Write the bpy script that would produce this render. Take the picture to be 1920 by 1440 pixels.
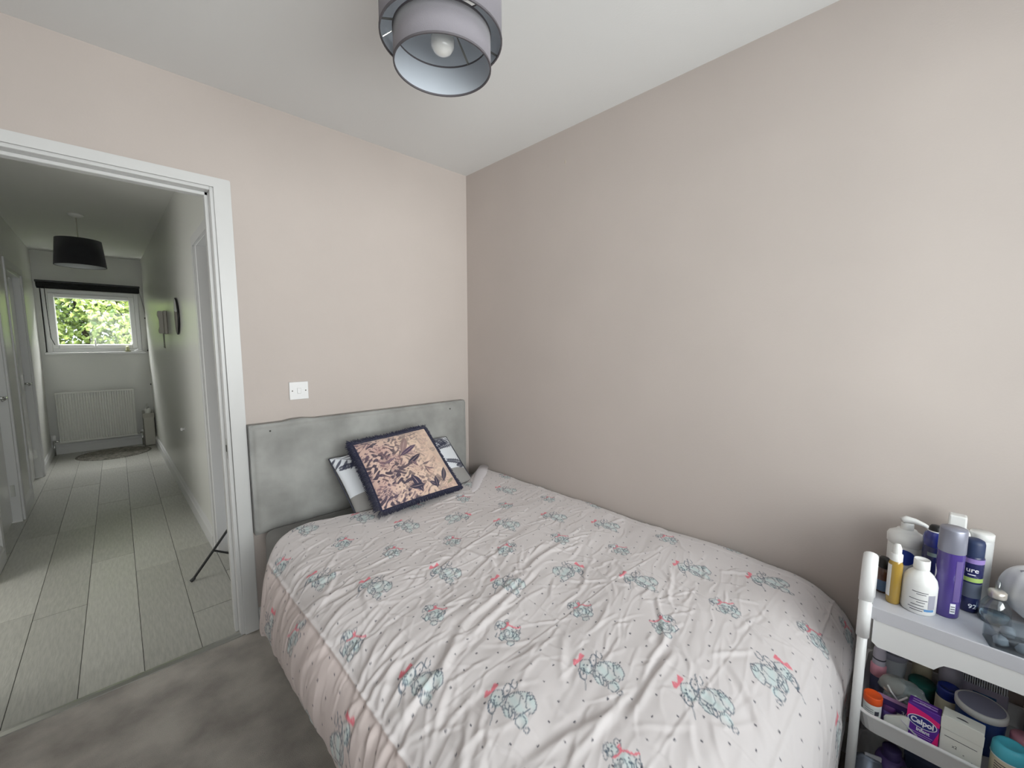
import bpy, bmesh, math, random
import numpy as np
from mathutils import Vector, Matrix
random.seed(7); RNG = np.random.default_rng(11)
for o in list(bpy.data.objects): bpy.data.objects.remove(o)
S = bpy.context.scene; COL = S.collection
PI = math.pi

# ------------------------------------------------------------------ camera, world, lights, exposure
yaw, pitch, roll = 0.767471, -0.102795, 0.00145
f_ = Vector((math.sin(yaw)*math.cos(pitch), math.cos(yaw)*math.cos(pitch), math.sin(pitch)))
r_ = Vector((math.cos(yaw), -math.sin(yaw), 0)); u_ = r_.cross(f_)
r2 = r_*math.cos(roll)+u_*math.sin(roll); u2 = -r_*math.sin(roll)+u_*math.cos(roll)
cam = bpy.data.objects.new('camera', bpy.data.cameras.new('camera')); COL.objects.link(cam)
cam.matrix_world = Matrix(((r2.x,u2.x,-f_.x,-1.66765),(r2.y,u2.y,-f_.y,-2.14969),(r2.z,u2.z,-f_.z,1.35958),(0,0,0,1)))
cam.data.sensor_width = 36; cam.data.lens = 767.01/1920*36; cam.data.clip_start = .02
S.camera = cam
S.view_settings.view_transform = 'Standard'; S.view_settings.look = 'None'
S.view_settings.gamma = 1; S.view_settings.use_curve_mapping = False
S.view_settings.exposure = -0.2
W = bpy.data.worlds.new('sky'); S.world = W; W.use_nodes = True
W.node_tree.nodes['Background'].inputs[0].default_value = (.86,.93,1,1)
W.node_tree.nodes['Background'].inputs[1].default_value = 2.2
def light(kind, name, energy, col, loc, rot, **k):
    l = bpy.data.lights.new(name, kind); l.energy = energy; l.color = col
    for a, v in k.items(): setattr(l, a, v)
    o = bpy.data.objects.new(name, l); COL.objects.link(o); o.location = loc; o.rotation_euler = rot; return o
# daylight coming in through the bedroom window behind the camera, and through the hallway window
light('AREA','daylight_bedroom_window', 100, (1,.985,.985), (-1.45,-4.1,1.25), (math.radians(89),0,math.radians(-11)), shape='RECTANGLE', size=2.6, size_y=2.0, spread=math.radians(130))
sun = light('SUN','sun', 4.2, (1,.95,.84), (0,8,6), (0,0,0), angle=.01)
sun.rotation_euler = Vector((.82,.0,-.57)).to_track_quat('-Z','Y').to_euler()

light('AREA','daylight_hallway_window', 400, (1,.97,.985), (-1.83,5.75,2.75), Vector((0,-.75,-.9)).to_track_quat('-Z','Y').to_euler(), shape='RECTANGLE', size=2.6, size_y=.9)
light('AREA','hallway_fill', 20, (1,1,.98), (-3.1,.85,1.2), (0,math.radians(-90),0), shape='RECTANGLE', size=1.8, size_y=1.0)  # added unseen fill lamp, brightens the hallway from the left
# ------------------------------------------------------------------ materials
MATS = {}
def srgb(c):
    if max(c) > 1: c = [v/255 for v in c]
    return tuple(((v+.055)/1.055)**2.4 if v > .04045 else v/12.92 for v in c)
def mat(name, col, rough=.5, metal=0, bump=0, bscale=60, var=0, vscale=8, col2=None, attr=None, trans=0, alpha=1, sheen=0, coat=0, spec=None, stretch=None, detail=6):
    if name in MATS: return MATS[name]
    m = bpy.data.materials.new(name); m.use_nodes = True; nt = m.node_tree; b = nt.nodes['Principled BSDF']
    c = srgb(col); b.inputs['Base Color'].default_value = (*c,1); b.inputs['Roughness'].default_value = rough
    b.inputs['Metallic'].default_value = metal; b.inputs['Transmission Weight'].default_value = trans
    b.inputs['Alpha'].default_value = alpha; b.inputs['Sheen Weight'].default_value = sheen; b.inputs['Coat Weight'].default_value = coat
    if spec is not None: b.inputs['Specular IOR Level'].default_value = spec
    tc = nt.nodes.new('ShaderNodeTexCoord'); src = tc.outputs['Object']
    if stretch:
        mp = nt.nodes.new('ShaderNodeMapping'); mp.inputs['Scale'].default_value = stretch; nt.links.new(src, mp.inputs[0]); src = mp.outputs[0]
    if attr:
        a = nt.nodes.new('ShaderNodeAttribute'); a.attribute_name = attr; nt.links.new(a.outputs['Color'], b.inputs['Base Color'])
    elif var or col2:
        n = nt.nodes.new('ShaderNodeTexNoise'); n.inputs['Scale'].default_value = vscale; n.inputs['Detail'].default_value = detail
        nt.links.new(src, n.inputs['Vector'])
        r = nt.nodes.new('ShaderNodeValToRGB'); r.color_ramp.elements[0].position = .32; r.color_ramp.elements[1].position = .68
        d = srgb(col2) if col2 else tuple(v*(1-var) for v in c); e = c if col2 else tuple(min(1,v*(1+var*.6)) for v in c)
        r.color_ramp.elements[0].color = (*d,1); r.color_ramp.elements[1].color = (*e,1)
        nt.links.new(n.outputs['Fac'], r.inputs[0]); nt.links.new(r.outputs[0], b.inputs['Base Color'])
    if bump:
        n = nt.nodes.new('ShaderNodeTexNoise'); n.inputs['Scale'].default_value = bscale; n.inputs['Detail'].default_value = 5
        nt.links.new(src, n.inputs['Vector'])
        bp = nt.nodes.new('ShaderNodeBump'); bp.inputs['Strength'].default_value = bump; bp.inputs['Distance'].default_value = .01
        nt.links.new(n.outputs['Fac'], bp.inputs['Height']); nt.links.new(bp.outputs[0], b.inputs['Normal'])
    MATS[name] = m; return m
PINK = mat('pink_taupe_wall_paint', (189,179,173), .75, bump=.06, bscale=160, var=.025, vscale=3)
CEIL = mat('white_ceiling_paint', (226,226,225), .8, bump=.05, bscale=140)
WHITE = mat('white_gloss_paint', (204,204,203), .35, bump=.02, bscale=40)
HALLW = mat('grey_white_gloss_wall', (212,212,206), .32, bump=.05, bscale=30, spec=.45)
HALLC = mat('grey_white_hall_paint', (214,214,210), .8, bump=.04, bscale=90)
HDOOR = mat('pale_grey_gloss_door', (208,208,204), .2, bump=.02, bscale=20)
CARPET = mat('grey_brown_carpet', (196,190,182), 1, bump=.6, bscale=420, col2=(158,152,146), vscale=7, spec=.1, detail=12)
PLANK = mat('pale_grey_laminate', (176,175,167), .33, bump=.12, bscale=24, col2=(158,157,150), vscale=14, stretch=(7,1,1))
PLANKB = mat('light_grey_laminate', (186,185,177), .3, bump=.12, bscale=24, col2=(168,167,160), vscale=14, stretch=(7,1,1))
JOINT = mat('dark_joint', (60,60,58), .8)
STEEL = mat('brushed_steel', (190,190,186), .3, 1)
CHROME = mat('chrome', (210,210,210), .12, 1)
BLACK = mat('black_metal', (16,16,17), .45)
BLACKF = mat('black_fabric', (20,20,24), .9, bump=.3, bscale=300, sheen=.2)
VELVET = mat('grey_crushed_velvet', (166,166,163), .62, bump=.25, bscale=9, col2=(134,134,131), vscale=6, sheen=.5, detail=8)
DIVAN = mat('grey_divan_fabric', (104,101,98), .85, bump=.2, bscale=200, var=.1, vscale=5, sheen=.3)
SHEET = mat('charcoal_sheet', (120,119,117), .9, bump=.2, bscale=30, var=.08)
UPVC = mat('white_window_plastic', (232,232,230), .3)
PLASTIC = mat('white_plastic', (228,228,228), .35)
PLASTICG = mat('pale_grey_plastic', (196,196,202), .4)
def glassy(name, tint=(1,1,1), fac=.9, rough=.02):
    m = bpy.data.materials.new(name); m.use_nodes = True; nt = m.node_tree; nt.nodes.clear()
    o = nt.nodes.new('ShaderNodeOutputMaterial'); t = nt.nodes.new('ShaderNodeBsdfTransparent'); g = nt.nodes.new('ShaderNodeBsdfGlossy'); x = nt.nodes.new('ShaderNodeMixShader')
    t.inputs[0].default_value = (*tint,1); g.inputs['Roughness'].default_value = rough; x.inputs[0].default_value = 1-fac
    nt.links.new(t.outputs[0], x.inputs[1]); nt.links.new(g.outputs[0], x.inputs[2]); nt.links.new(x.outputs[0], o.inputs[0]); MATS[name] = m; return m
GLASS = glassy('window_glass', (.97,.99,.98), .988)
CLEAR = glassy('clear_plastic', (.86,.9,.92), .86, .08)

# ------------------------------------------------------------------ mesh helpers
def obj(name, bm, m, parent=None, smooth=False, loc=None, rotz=0):
    me = bpy.data.meshes.new(name)
    if isinstance(bm, bmesh.types.BMesh):
        bmesh.ops.recalc_face_normals(bm, faces=bm.faces); bm.to_mesh(me); bm.free()
    else: me.from_pydata(*bm)
    for k in (m if isinstance(m,(list,tuple)) else [m]): me.materials.append(k)
    if smooth: me.polygons.foreach_set('use_smooth', [True]*len(me.polygons))
    o = bpy.data.objects.new(name, me); COL.objects.link(o)
    if smooth == 'auto':
        pass
    if parent: o.parent = parent
    if loc is not None: o.location = loc
    if rotz: o.rotation_euler.z = rotz
    return o
def tag(o, label=None, cat=None, group=None, kind=None):
    if label: o['label'] = label
    if cat: o['category'] = cat
    if group: o['group'] = group
    if kind: o['kind'] = kind
    return o
def thing(name, label, cat, loc=(0,0,0), rot=(0,0,0), group=None):
    o = bpy.data.objects.new(name, None); COL.objects.link(o); o.empty_display_size = .05
    o.location = loc; o.rotation_euler = rot; return tag(o, label, cat, group)
def box(bm, x0,x1,y0,y1,z0,z1, bev=0, seg=2):
    vs = [bm.verts.new((x,y,z)) for x in (x0,x1) for y in (y0,y1) for z in (z0,z1)]
    fs = [(0,1,3,2),(4,6,7,5),(0,4,5,1),(2,3,7,6),(0,2,6,4),(1,5,7,3)]
    F = [bm.faces.new([vs[i] for i in f]) for f in fs]
    if bev:
        es = list({e for f in F for e in f.edges})
        bmesh.ops.bevel(bm, geom=es, offset=bev, segments=seg, affect='EDGES', profile=.5)
    return bm
def B(*a, **k): return box(bmesh.new(), *a, **k)
def lathe(bm, prof, n=28, c=(0,0,0), sx=1, sy=1, mi=None):
    rings = []
    for r, z in prof:
        if r < 1e-6: rings.append([bm.verts.new((c[0],c[1],c[2]+z))])
        else: rings.append([bm.verts.new((c[0]+sx*r*math.cos(2*PI*i/n), c[1]+sy*r*math.sin(2*PI*i/n), c[2]+z)) for i in range(n)])
    for k,(a,b) in enumerate(zip(rings, rings[1:])):
        for i in range(n):
            j = (i+1)%n
            if len(a)==1 and len(b)==1: continue
            if len(a)==1: f = bm.faces.new((a[0],b[j],b[i]))
            elif len(b)==1: f = bm.faces.new((a[i],a[j],b[0]))
            else: f = bm.faces.new((a[i],a[j],b[j],b[i]))
            if mi: f.material_index = mi[k]
    return bm
def L(prof, n=28, **k): return lathe(bmesh.new(), prof, n, **k)
def tube(bm, pts, r, n=10, cap=True):
    pts = [Vector(p) for p in pts]; rings = []; up = Vector((0,0,1))
    rs = r if isinstance(r,(list,tuple)) else [r]*len(pts)
    prev = None
    for i,p in enumerate(pts):
        d = (pts[min(i+1,len(pts)-1)]-pts[max(i-1,0)]).normalized()
        if prev is None: a = d.cross(up if abs(d.z)<.9 else Vector((1,0,0))).normalized()
        else: a = (prev-d*prev.dot(d)).normalized()
        prev = a; b = d.cross(a)
        rings.append([bm.verts.new(p+rs[i]*(a*math.cos(2*PI*k/n)+b*math.sin(2*PI*k/n))) for k in range(n)])
    for a,b in zip(rings, rings[1:]):
        for k in range(n): bm.faces.new((a[k],a[(k+1)%n],b[(k+1)%n],b[k]))
    if cap: bm.faces.new(rings[0]); bm.faces.new(rings[-1])
    return bm
def T(*a, **k): return tube(bmesh.new(), *a, **k)
def prism(bm, poly, axis, a, b):
    def p(u,v,w): return {'x':(w,u,v),'y':(u,w,v),'z':(u,v,w)}[axis]
    A = [bm.verts.new(p(u,v,a)) for u,v in poly]; Bv = [bm.verts.new(p(u,v,b)) for u,v in poly]; n = len(poly)
    bm.faces.new(A); bm.faces.new(Bv)
    for i in range(n): bm.faces.new((A[i],A[(i+1)%n],Bv[(i+1)%n],Bv[i]))
    return bm
def rrect(x0,x1,y0,y1,r,n=5):
    out = []
    for cx,cy,a0 in ((x1-r,y1-r,0),(x0+r,y1-r,90),(x0+r,y0+r,180),(x1-r,y0+r,270)):
        for i in range(n+1):
            a = math.radians(a0+90*i/n); out.append((cx+r*math.cos(a), cy+r*math.sin(a)))
    return out
def lettering(name, body, size, m, parent, M, extrude=.0003, bend=None, bold=0):
    cu = bpy.data.curves.new(name,'FONT'); cu.body = body; cu.size = size; cu.extrude = extrude; cu.align_x = 'CENTER'; cu.align_y = 'CENTER'; cu.offset = bold
    to = bpy.data.objects.new(name, cu); COL.objects.link(to); bpy.context.view_layer.update()
    me = bpy.data.meshes.new_from_object(to.evaluated_get(bpy.context.evaluated_depsgraph_get()))
    bpy.data.objects.remove(to)
    for v in me.vertices:
        if bend: a = v.co.x/bend; v.co = Vector((bend*math.sin(a), v.co.y, v.co.z+bend*math.cos(a)-bend))
    me.transform(M); me.materials.clear(); me.materials.append(m)
    o = bpy.data.objects.new(name, me); COL.objects.link(o); o.parent = parent; return o
def struct(name, bm, m, parent=None):
    o = obj(name, bm, m, parent)
    if not parent: o['kind'] = 'structure'
    return o
def vcol(me, cols, name='print'):
    a = me.color_attributes.new(name, 'FLOAT_COLOR', 'POINT')
    a.data.foreach_set('color', np.c_[cols, np.ones(len(cols))].astype(np.float32).ravel())

# ------------------------------------------------------------------ ROOM SHELL
H = 2.4
DL, DR, DT = -2.13, -1.343, 1.985       # door opening between linings
bm = B(DR+.03,.12,0,.12,0,H); box(bm,-2.62,DL-.03,0,.12,0,H); box(bm,DL-.03,DR+.03,0,.12,DT+.03,H)
struct('wall_back', bm, PINK)
struct('wall_right', B(0,.12,-2.87,0,0,H), PINK)
struct('wall_left', B(-2.62,-2.5,-2.87,0,0,H), PINK)
bm = B(-2.5,-2.2,-2.87,-2.75,0,H); box(bm,-.2,0,-2.87,-2.75,0,H); box(bm,-2.2,-.2,-2.87,-2.75,0,.80); box(bm,-2.2,-.2,-2.87,-2.75,2.2,H)
struct('wall_front', bm, PINK)
struct('ceiling', B(-2.62,.12,-2.87,.12,H,H+.1), CEIL)
struct('floor', B(-2.62,.12,-2.87,0.012,-.06,0), CARPET)
# bedroom window behind the camera
wf = bmesh.new()
for a in ((-2.2,-2.14,.80,2.2),(-.26,-.2,.80,2.2),(-2.14,-.26,.80,.86),(-2.14,-.26,2.14,2.2),(-1.23,-1.17,.86,2.14)): box(wf,a[0],a[1],-2.85,-2.79,a[2],a[3],.006,1)
w1 = struct('window_1', wf, UPVC)
obj('pane', B(-2.14,-.26,-2.825,-2.819,.86,2.14), GLASS, w1)
obj('window_sill', B(-2.25,-.15,-2.80,-2.67,.775,.80,.004,1), WHITE, w1)
# skirting
def skirt(name, p0, p1, nrm, h=.1, t=.015, m=WHITE):
    p0, p1, n = Vector(p0), Vector(p1), Vector(nrm); prof = [(0,0),(t,0),(t,h*.72),(t*.7,h*.8),(t*.45,h*.92),(0,h)]
    b = bmesh.new(); A = [b.verts.new(p0+n*u+Vector((0,0,z))) for u,z in prof]; C_ = [b.verts.new(p1+n*u+Vector((0,0,z))) for u,z in prof]
    b.faces.new(A); b.faces.new(C_)
    for i in range(len(prof)): b.faces.new((A[i],A[(i+1)%6],C_[(i+1)%6],C_[i]))
    return struct(name, b, m)
skirt('baseboard_back', (-1.268,0,0), (0,0,0), (0,-1,0))
skirt('baseboard_right', (0,-2.75,0), (0,0,0), (-1,0,0))
skirt('baseboard_left', (-2.5,-2.75,0), (-2.5,0,0), (1,0,0))
skirt('baseboard_front', (-2.5,-2.75,0), (0,-2.75,0), (0,1,0))
# door frame: lining with rebate stop, bedroom casing, hallway casing
df = tag(thing('trim_1', None, None), kind='structure')
def frame_prism(prof, name, m, y0, y1, xi, zo):
    pass
b = bmesh.new()
box(b, DR,DR+.03, -.004,.124, 0,DT+.03,.002,1); box(b, DL-.03,DL, -.004,.124, 0,DT+.03,.002,1); box(b, DL,DR, -.004,.124, DT,DT+.03,.002,1)
obj('door_lining', b, WHITE, df)
b = bmesh.new()
box(b, DR-.013,DR+.001, .042,.080, 0,DT+.001,.002,1); box(b, DL-.001,DL+.013, .042,.080, 0,DT+.001,.002,1); box(b, DL,DR, .042,.080, DT-.013,DT+.001,.002,1)
obj('door_stop', b, WHITE, df)
cw, ci = 1.270-1.327, 0
def casing(y0, y1, xi, xo, xli, xlo, zi, zo, m=WHITE):
    b = bmesh.new(); A = [(xi,0),(xi,zi),(xli,zi),(xli,0),(xlo,0),(xlo,zo),(xo,zo),(xo,0)]
    prism(b, A, 'y', y0, y1); bmesh.ops.bevel(b, geom=[e for e in b.edges], offset=.003, segments=2, affect='EDGES'); return b
obj('casing', casing(-.016,.0,-1.328,-1.270,-2.145,-2.205,2.0,2.0366-.0), WHITE, df).location = (0,0,0)
df.children[-1].data.transform(Matrix.Identity(4))
obj('casing', casing(.12,.136,-1.328,-1.285,-2.145,-2.205,2.0,2.05), WHITE, df)
obj('strike_plate', B(DR-.0012,DR,.008,.032,.84,.93,.0006,1), STEEL, df)
obj('strike_plate', B(DR-.0022,DR-.001,.013,.026,.87,.90), JOINT, df)
# threshold strip between carpet and laminate
b = bmesh.new(); prism(b, [(-.012,-.004),(.026,-.004),(.024,.004),(.007,.0075),(-.010,.004)], 'x', DL, DR)
tag(obj('trim_2', b, STEEL), kind='structure')

# ------------------------------------------------------------------ HALLWAY
HY = 5.12
def hx(y): return -1.283 - (y-1.05)*.0195          # right-hand wall leans in slightly
def hl(y): return -2.262 - (y-1.5)*.012
fl = tag(thing('floor', None, None, (0,0,0)), kind='structure')
obj('underlay', B(-2.36,-1.15,.012,HY+.05,-.06,-.0035), JOINT, fl)
xs = [-2.44,-2.248,-2.055,-1.868,-1.675,-1.482,-1.289,-1.10]
joints = [[1.9],[.9,2.1-.0,3.4],[.82,2.10,3.35,4.6],[1.362,2.62,3.9],[1.055,2.3,3.6],[.35,1.197,2.45,3.7],[.7,2.0]]
for i in range(7):
    ys = [.014]+joints[i]+[HY+.03]
    for k in range(len(ys)-1):
        g = .0010
        a0, a1 = xs[i]+g, xs[i+1]-g; y0, y1 = ys[k]+.0024, ys[k+1]-.0024
        p = obj('plank', B(-(a1-a0)/2,(a1-a0)/2,-(y1-y0)/2,(y1-y0)/2,-.012,0,.0012,1), PLANKB if (i*2+k)%3==0 else PLANK, fl, loc=((a0+a1)/2,(y0+y1)/2,random.uniform(-.0003,.0003)))
def hwall(pts, z0, z1, t=.1):
    b = bmesh.new()
    for (x0,y0),(x1,y1),s in pts:
        prism(b, [(x0,y0),(x1,y1),(x1+s*t,y1),(x0+s*t,y0)], 'z', z0, z1)
    return b
# right wall with a doorway near the bedroom
b = hwall([((hx(1.0),1.0),(hx(HY),HY),1)],0,H); prism(b,[(hx(.12),.12),(hx(1.0),1.0),(hx(1.0)+.1,1.0),(hx(.12)+.1,.12)],'z',1.96,H)
struct('wall_hallway_right', b, HALLW)
b = B(-1.18,-.35,1.0,1.1,0,H); box(b,-.35,-.25,.12,1.1,0,H); struct('wall_side_room', b, HALLC)
# left wall with two recessed doors, plus an unseen opening added for the fill lamp
DA, DB = (1.82,2.60), (3.22,4.02)
b = bmesh.new()
for y0,y1 in ((.12,.30),(1.40,DA[0]),(DA[1],DB[0]),(DB[1],HY)): prism(b,[(hl(y0),y0),(hl(y1),y1),(hl(y1)-.12,y1),(hl(y0)-.12,y0)],'z',0,H)
for y0,y1 in ((.30,1.40),DA,DB): prism(b,[(hl(y0),y0),(hl(y1),y1),(hl(y1)-.12,y1),(hl(y0)-.12,y0)],'z',1.985,H)
struct('wall_hallway_left', b, HALLW)
# end wall with window opening
WX0,WX1,WZ0,WZ1 = -2.25,-1.415,1.225,1.968
b = B(-2.45,WX0,HY,HY+.16,0,H); box(b,WX1,-1.25,HY,HY+.16,0,H); box(b,WX0,WX1,HY,HY+.16,0,WZ0); box(b,WX0,WX1,HY,HY+.16,WZ1,H)
struct('wall_hallway_end', b, HALLC)
struct('ceiling', B(-3.5,-.2,.12,HY+.16,H,H+.1), HALLC)
b = B(-3.5,-3.4,.12,1.8,0,H); box(b,-3.5,-2.36,1.6,1.7,0,H); box(b,-3.5,-2.62,0,.12,0,H); box(b,-3.4,-2.36,.12,1.6,-.06,-.001); struct('wall_side_room', b, HALLC)  # invented unseen room around the fill lamp, keeps the sun out
skirt('baseboard_hallway_end', (-2.31,HY,0), (-1.36,HY,0), (0,-1,0), .12)
skirt('baseboard_hallway_right', (hx(1.05),1.05,0), (hx(HY),HY,0), (-1,0,0), .12, .018)
for k,(y0,y1) in enumerate(((1.42,DA[0]-.06),(DA[1]+.06,DB[0]-.06),(DB[1]+.06,HY))):
    skirt('baseboard_hallway_left', (hl(y0),y0,0), (hl(y1),y1,0), (1,0,0), .11, .016)
# doorway frame on the right wall
t3 = tag(thing('trim_3', None, None), kind='structure')
b = bmesh.new(); X = hx(1.0)
prism(b, [(.985,0),(1.05,0),(1.05,1.985),(.14,1.985),(.14,1.93),(.985,1.93)], 'x', X-.016, X+.001)
bmesh.ops.bevel(b, geom=b.edges[:], offset=.003, segments=1, affect='EDGES'); obj('casing', b, WHITE, t3)
b = B(X-.004,X+.1,.965,1.0,0,1.96,.002,1); box(b,X-.004,X+.1,.125,.965,1.93,1.96,.002,1); obj('door_lining', b, WHITE, t3)
# left doors
def lever(parent, x, y, z, sgn):
    h = obj('door_handle', B(x-.001,x+.008,y-.022,y+.022,z-.07,z+.09,.002,1), CHROME, parent)
    obj('lever', tube(tube(bmesh.new(),[(x,y,z),(x+.045,y,z)],.009,10),[(x+.045,y+.005,z),(x+.052,y+sgn*.03,z+.002),(x+.05,y+sgn*.07,z-.004),(x+.046,y+sgn*.12,z-.008)],[.011,.010,.009,.007],10), CHROME, h, True)
    return h
for n,(y0,y1) in enumerate((DA,DB)):
    xc = hl((y0+y1)/2); d = struct('door_%d'%(n+1), B(xc-.085,xc-.045,y0+.032,y1-.032,.012,1.952,.002,1), HDOOR)
    lever(d, xc-.045, y1-.085, .95, -1)
    t = tag(thing('trim_%d'%(n+4), None, None), kind='structure')
    b = bmesh.new(); A = [(y0,0),(y0,1.985),(y1,1.985),(y1,0),(y1+.06,0),(y1+.06,2.045),(y0-.06,2.045),(y0-.06,0)]
    prism(b, A, 'x', xc-.004, xc+.016); bmesh.ops.bevel(b, geom=b.edges[:], offset=.003, segments=1, affect='EDGES'); obj('casing', b, WHITE, t)
    b = B(xc-.1,xc+.004,y0,y0+.03,0,1.985,.002,1); box(b,xc-.1,xc+.004,y1-.03,y1,0,1.985,.002,1); box(b,xc-.1,xc+.004,y0+.03,y1-.03,1.955,1.985,.002,1)
    obj('door_lining', b, WHITE, t)
    obj('strike_plate', B(xc-.04,xc-.016,y1-.0318,y1-.030,.20,.29,.0005,1), STEEL, t)
# end window
b = bmesh.new()
def ring(b,x0,x1,z0,z1,w,y0,y1,bev=.005):
    box(b,x0,x0+w,y0,y1,z0,z1,bev,1); box(b,x1-w,x1,y0,y1,z0,z1,bev,1); box(b,x0+w,x1-w,y0,y1,z0,z0+w,bev,1); box(b,x0+w,x1-w,y0,y1,z1-w,z1,bev,1)
ring(b,WX0,WX1,WZ0,WZ1,.045,HY+.02,HY+.09)
w2 = struct('window_2', b, UPVC)
b = bmesh.new(); ring(b,WX0+.042,WX1-.042,WZ0+.042,WZ1-.042,.055,HY-.002,HY+.06,.008); obj('sash', b, UPVC, w2)
obj('pane', B(WX0+.09,WX1-.09,HY+.035,HY+.041,WZ0+.09,WZ1-.09), GLASS, w2)
hd = obj('window_handle', B(-1.86,-1.83,HY-.014,HY-.001,WZ0+.055,WZ0+.085,.003,1), UPVC, w2)
obj('lever', T([(-1.845,HY-.02,WZ0+.07),(-1.845,HY-.03,WZ0+.08),(-1.845,HY-.032,WZ0+.17)],.007,8), UPVC, hd, True)
obj('window_sill', B(WX0-.02,WX1+.03,HY-.05,HY+.03,WZ0-.026,WZ0+.002,.004,1), WHITE, w2)
obj('reveal_lining', B(WX0-.01,WX0+.002,HY,HY+.02,WZ0,WZ1), UPVC, w2)

# blind
bl = thing('roller_blind', 'black rolled-up roller blind across the top of the hallway window', 'blind', (-1.84,HY-.04,2.0))
obj('headrail', B(-.447,.447,-.02,.038,.038,.062,.003,1), BLACK, bl)
obj('roll', T([(-.44,0,.008),(.44,0,.008)],.028,20), BLACKF, bl, True)
obj('hem_bar', B(-.435,.435,-.03,-.022,-.034,-.008,.002,1), BLACKF, bl)
obj('pull_cord', T([(-.375,-.034,0),(-.372,-.036,-.3),(-.366,-.03,-.6),(-.34,-.028,-.685)],.0035,6), BLACK, bl, True)
# cable and clips beside window
cb = thing('cable', 'thin dark cable hanging beside the right edge of hallway window', 'cable', (-1.36,HY-.006,1.9))
obj('wire', T([(-.04,0,.1),(-.01,0,-.1),(.005,0,-.24),(.0,0,-.5),(-.005,0,-.66)],.003,6), mat('grey_cable',(120,118,112),.6), cb, True)
for z in (-.24,-.66,-1.11): obj('clip', L([(0,-.012),(.012,-.008),(.014,0),(.012,.008),(0,.012)],10,c=(0,-.004,z)), BLACK, cb, True)
# sill ornaments
t = thing('ornament', 'small yellow-green figurine on the hallway window sill', 'ornament', (-1.56,HY-.025,WZ0+.002))
obj('base', L([(0,0),(.03,0),(.03,.012),(0,.014)],14), mat('ornament_base',(150,150,120),.6), t)
obj('figure', L([(0,.012),(.016,.014),(.022,.03),(.012,.045),(.016,.055),(.010,.068),(0,.07)],12), mat('ornament_green',(196,196,150),.6), t, True)
t = thing('seashell', 'small white ornament lying at the right end of the window sill', 'ornament', (-1.46,HY-.025,WZ0+.002))
obj('shell', L([(0,0),(.05,.002),(.055,.008),(.03,.02),(.012,.026),(0,.027)],14,sx=1,sy=.4), PLASTIC, t, True); obj('knob', L([(0,.02),(.01,.024),(.008,.034),(0,.036)],8), PLASTIC, t, True)

# radiator
rd = thing('radiator', 'white panel radiator under the hallway window', 'radiator', (-1.885,HY-.02,.14))
b = bmesh.new(); w = .345; n = 30; pts = []
for i in range(n):
    x0 = -w+2*w*i/n; s = 2*w/n; pts += [(x0,-.055),(x0+s*.2,-.066),(x0+s*.6,-.066),(x0+s*.8,-.055)]
prism(b, pts+[(w,-.055),(w,-.035),(-w,-.035)], 'z', .02, .595); obj('panel', b, mat('radiator_enamel',(214,214,208),.35), rd)
obj('top_grille', B(-w,w,-.070,-.030,.592,.612,.004,1), MATS['radiator_enamel'], rd); obj('bottom_rail', B(-w,w,-.066,-.032,0,.022,.004,1), MATS['radiator_enamel'], rd)
obj('bracket', B(-.25,-.2,-.036,.018,.05,.5), STEEL, rd); obj('bracket', B(.2,.25,-.036,.018,.05,.5), STEEL, rd)
for s in (-1,1):
    v = obj('valve', T([(s*(w-.01),-.05,.03),(s*(w+.05),-.05,.03)],.011,10), CHROME, rd, True)
    obj('pipe', T([(s*(w+.045),-.05,.04),(s*(w+.045),-.05,-.14)],.008,8), CHROME, v, True)
    obj('valve_head', L([(0,.04),(.02,.042),(.022,.09),(.017,.105),(0,.107)] if s<0 else [(0,.035),(.014,.036),(.014,.06),(0,.062)],14,c=(s*(w+.045),-.05,0)), PLASTIC, v, True)

# box in the corner
bx = thing('storage_box', 'pale cardboard box standing in the corner beside the radiator', 'box', (-1.424,HY-.105,0))
b = bmesh.new(); x, y = .056, .075
box(b,-x,x,-y,y,0,.006); box(b,-x,-x+.005,-y,y,0,.37); box(b,x-.005,x,-y,y,0,.37); box(b,-x,x,-y,-y+.005,0,.37); box(b,-x,x,y-.005,y,0,.37)
obj('carton', b, mat('pale_card',(186,184,174),.8), bx)
b = bmesh.new(); prism(b,[(-y,.37),(-y+.004,.37),(-y-.03,.43),(-y-.034,.43)],'x',-x,x); obj('flap', b, MATS['pale_card'], bx); b = bmesh.new(); prism(b,[(y,.37),(y-.004,.37),(y-.002,.45),(y+.002,.45)],'x',-x,x); obj('flap', b, MATS['pale_card'], bx)
b = bmesh.new(); 
bg = thing('carrier_bag', 'crumpled white bag poking out of the corner box', 'bag', (-1.424,HY-.105,.01))
lathe(b,[(0,0),(.036,.0),(.038,.2),(.038,.36),(.033,.42),(.038,.46),(.02,.475)],16)
for v in b.verts: v.co.x *= 1+.12*math.sin(v.co.z*60+v.co.y*90); v.co.y *= .9+.2*math.sin(v.co.z*80)
obj('bag_body', b, mat('thin_white_plastic',(214,214,208),.4), bg, True)
obj('bag_handle', T([(-.01,-.02,.465),(-.02,-.02,.51),(.0,0,.53),(.01,.02,.47)],.006,8), MATS['thin_white_plastic'], bg, True)
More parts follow.
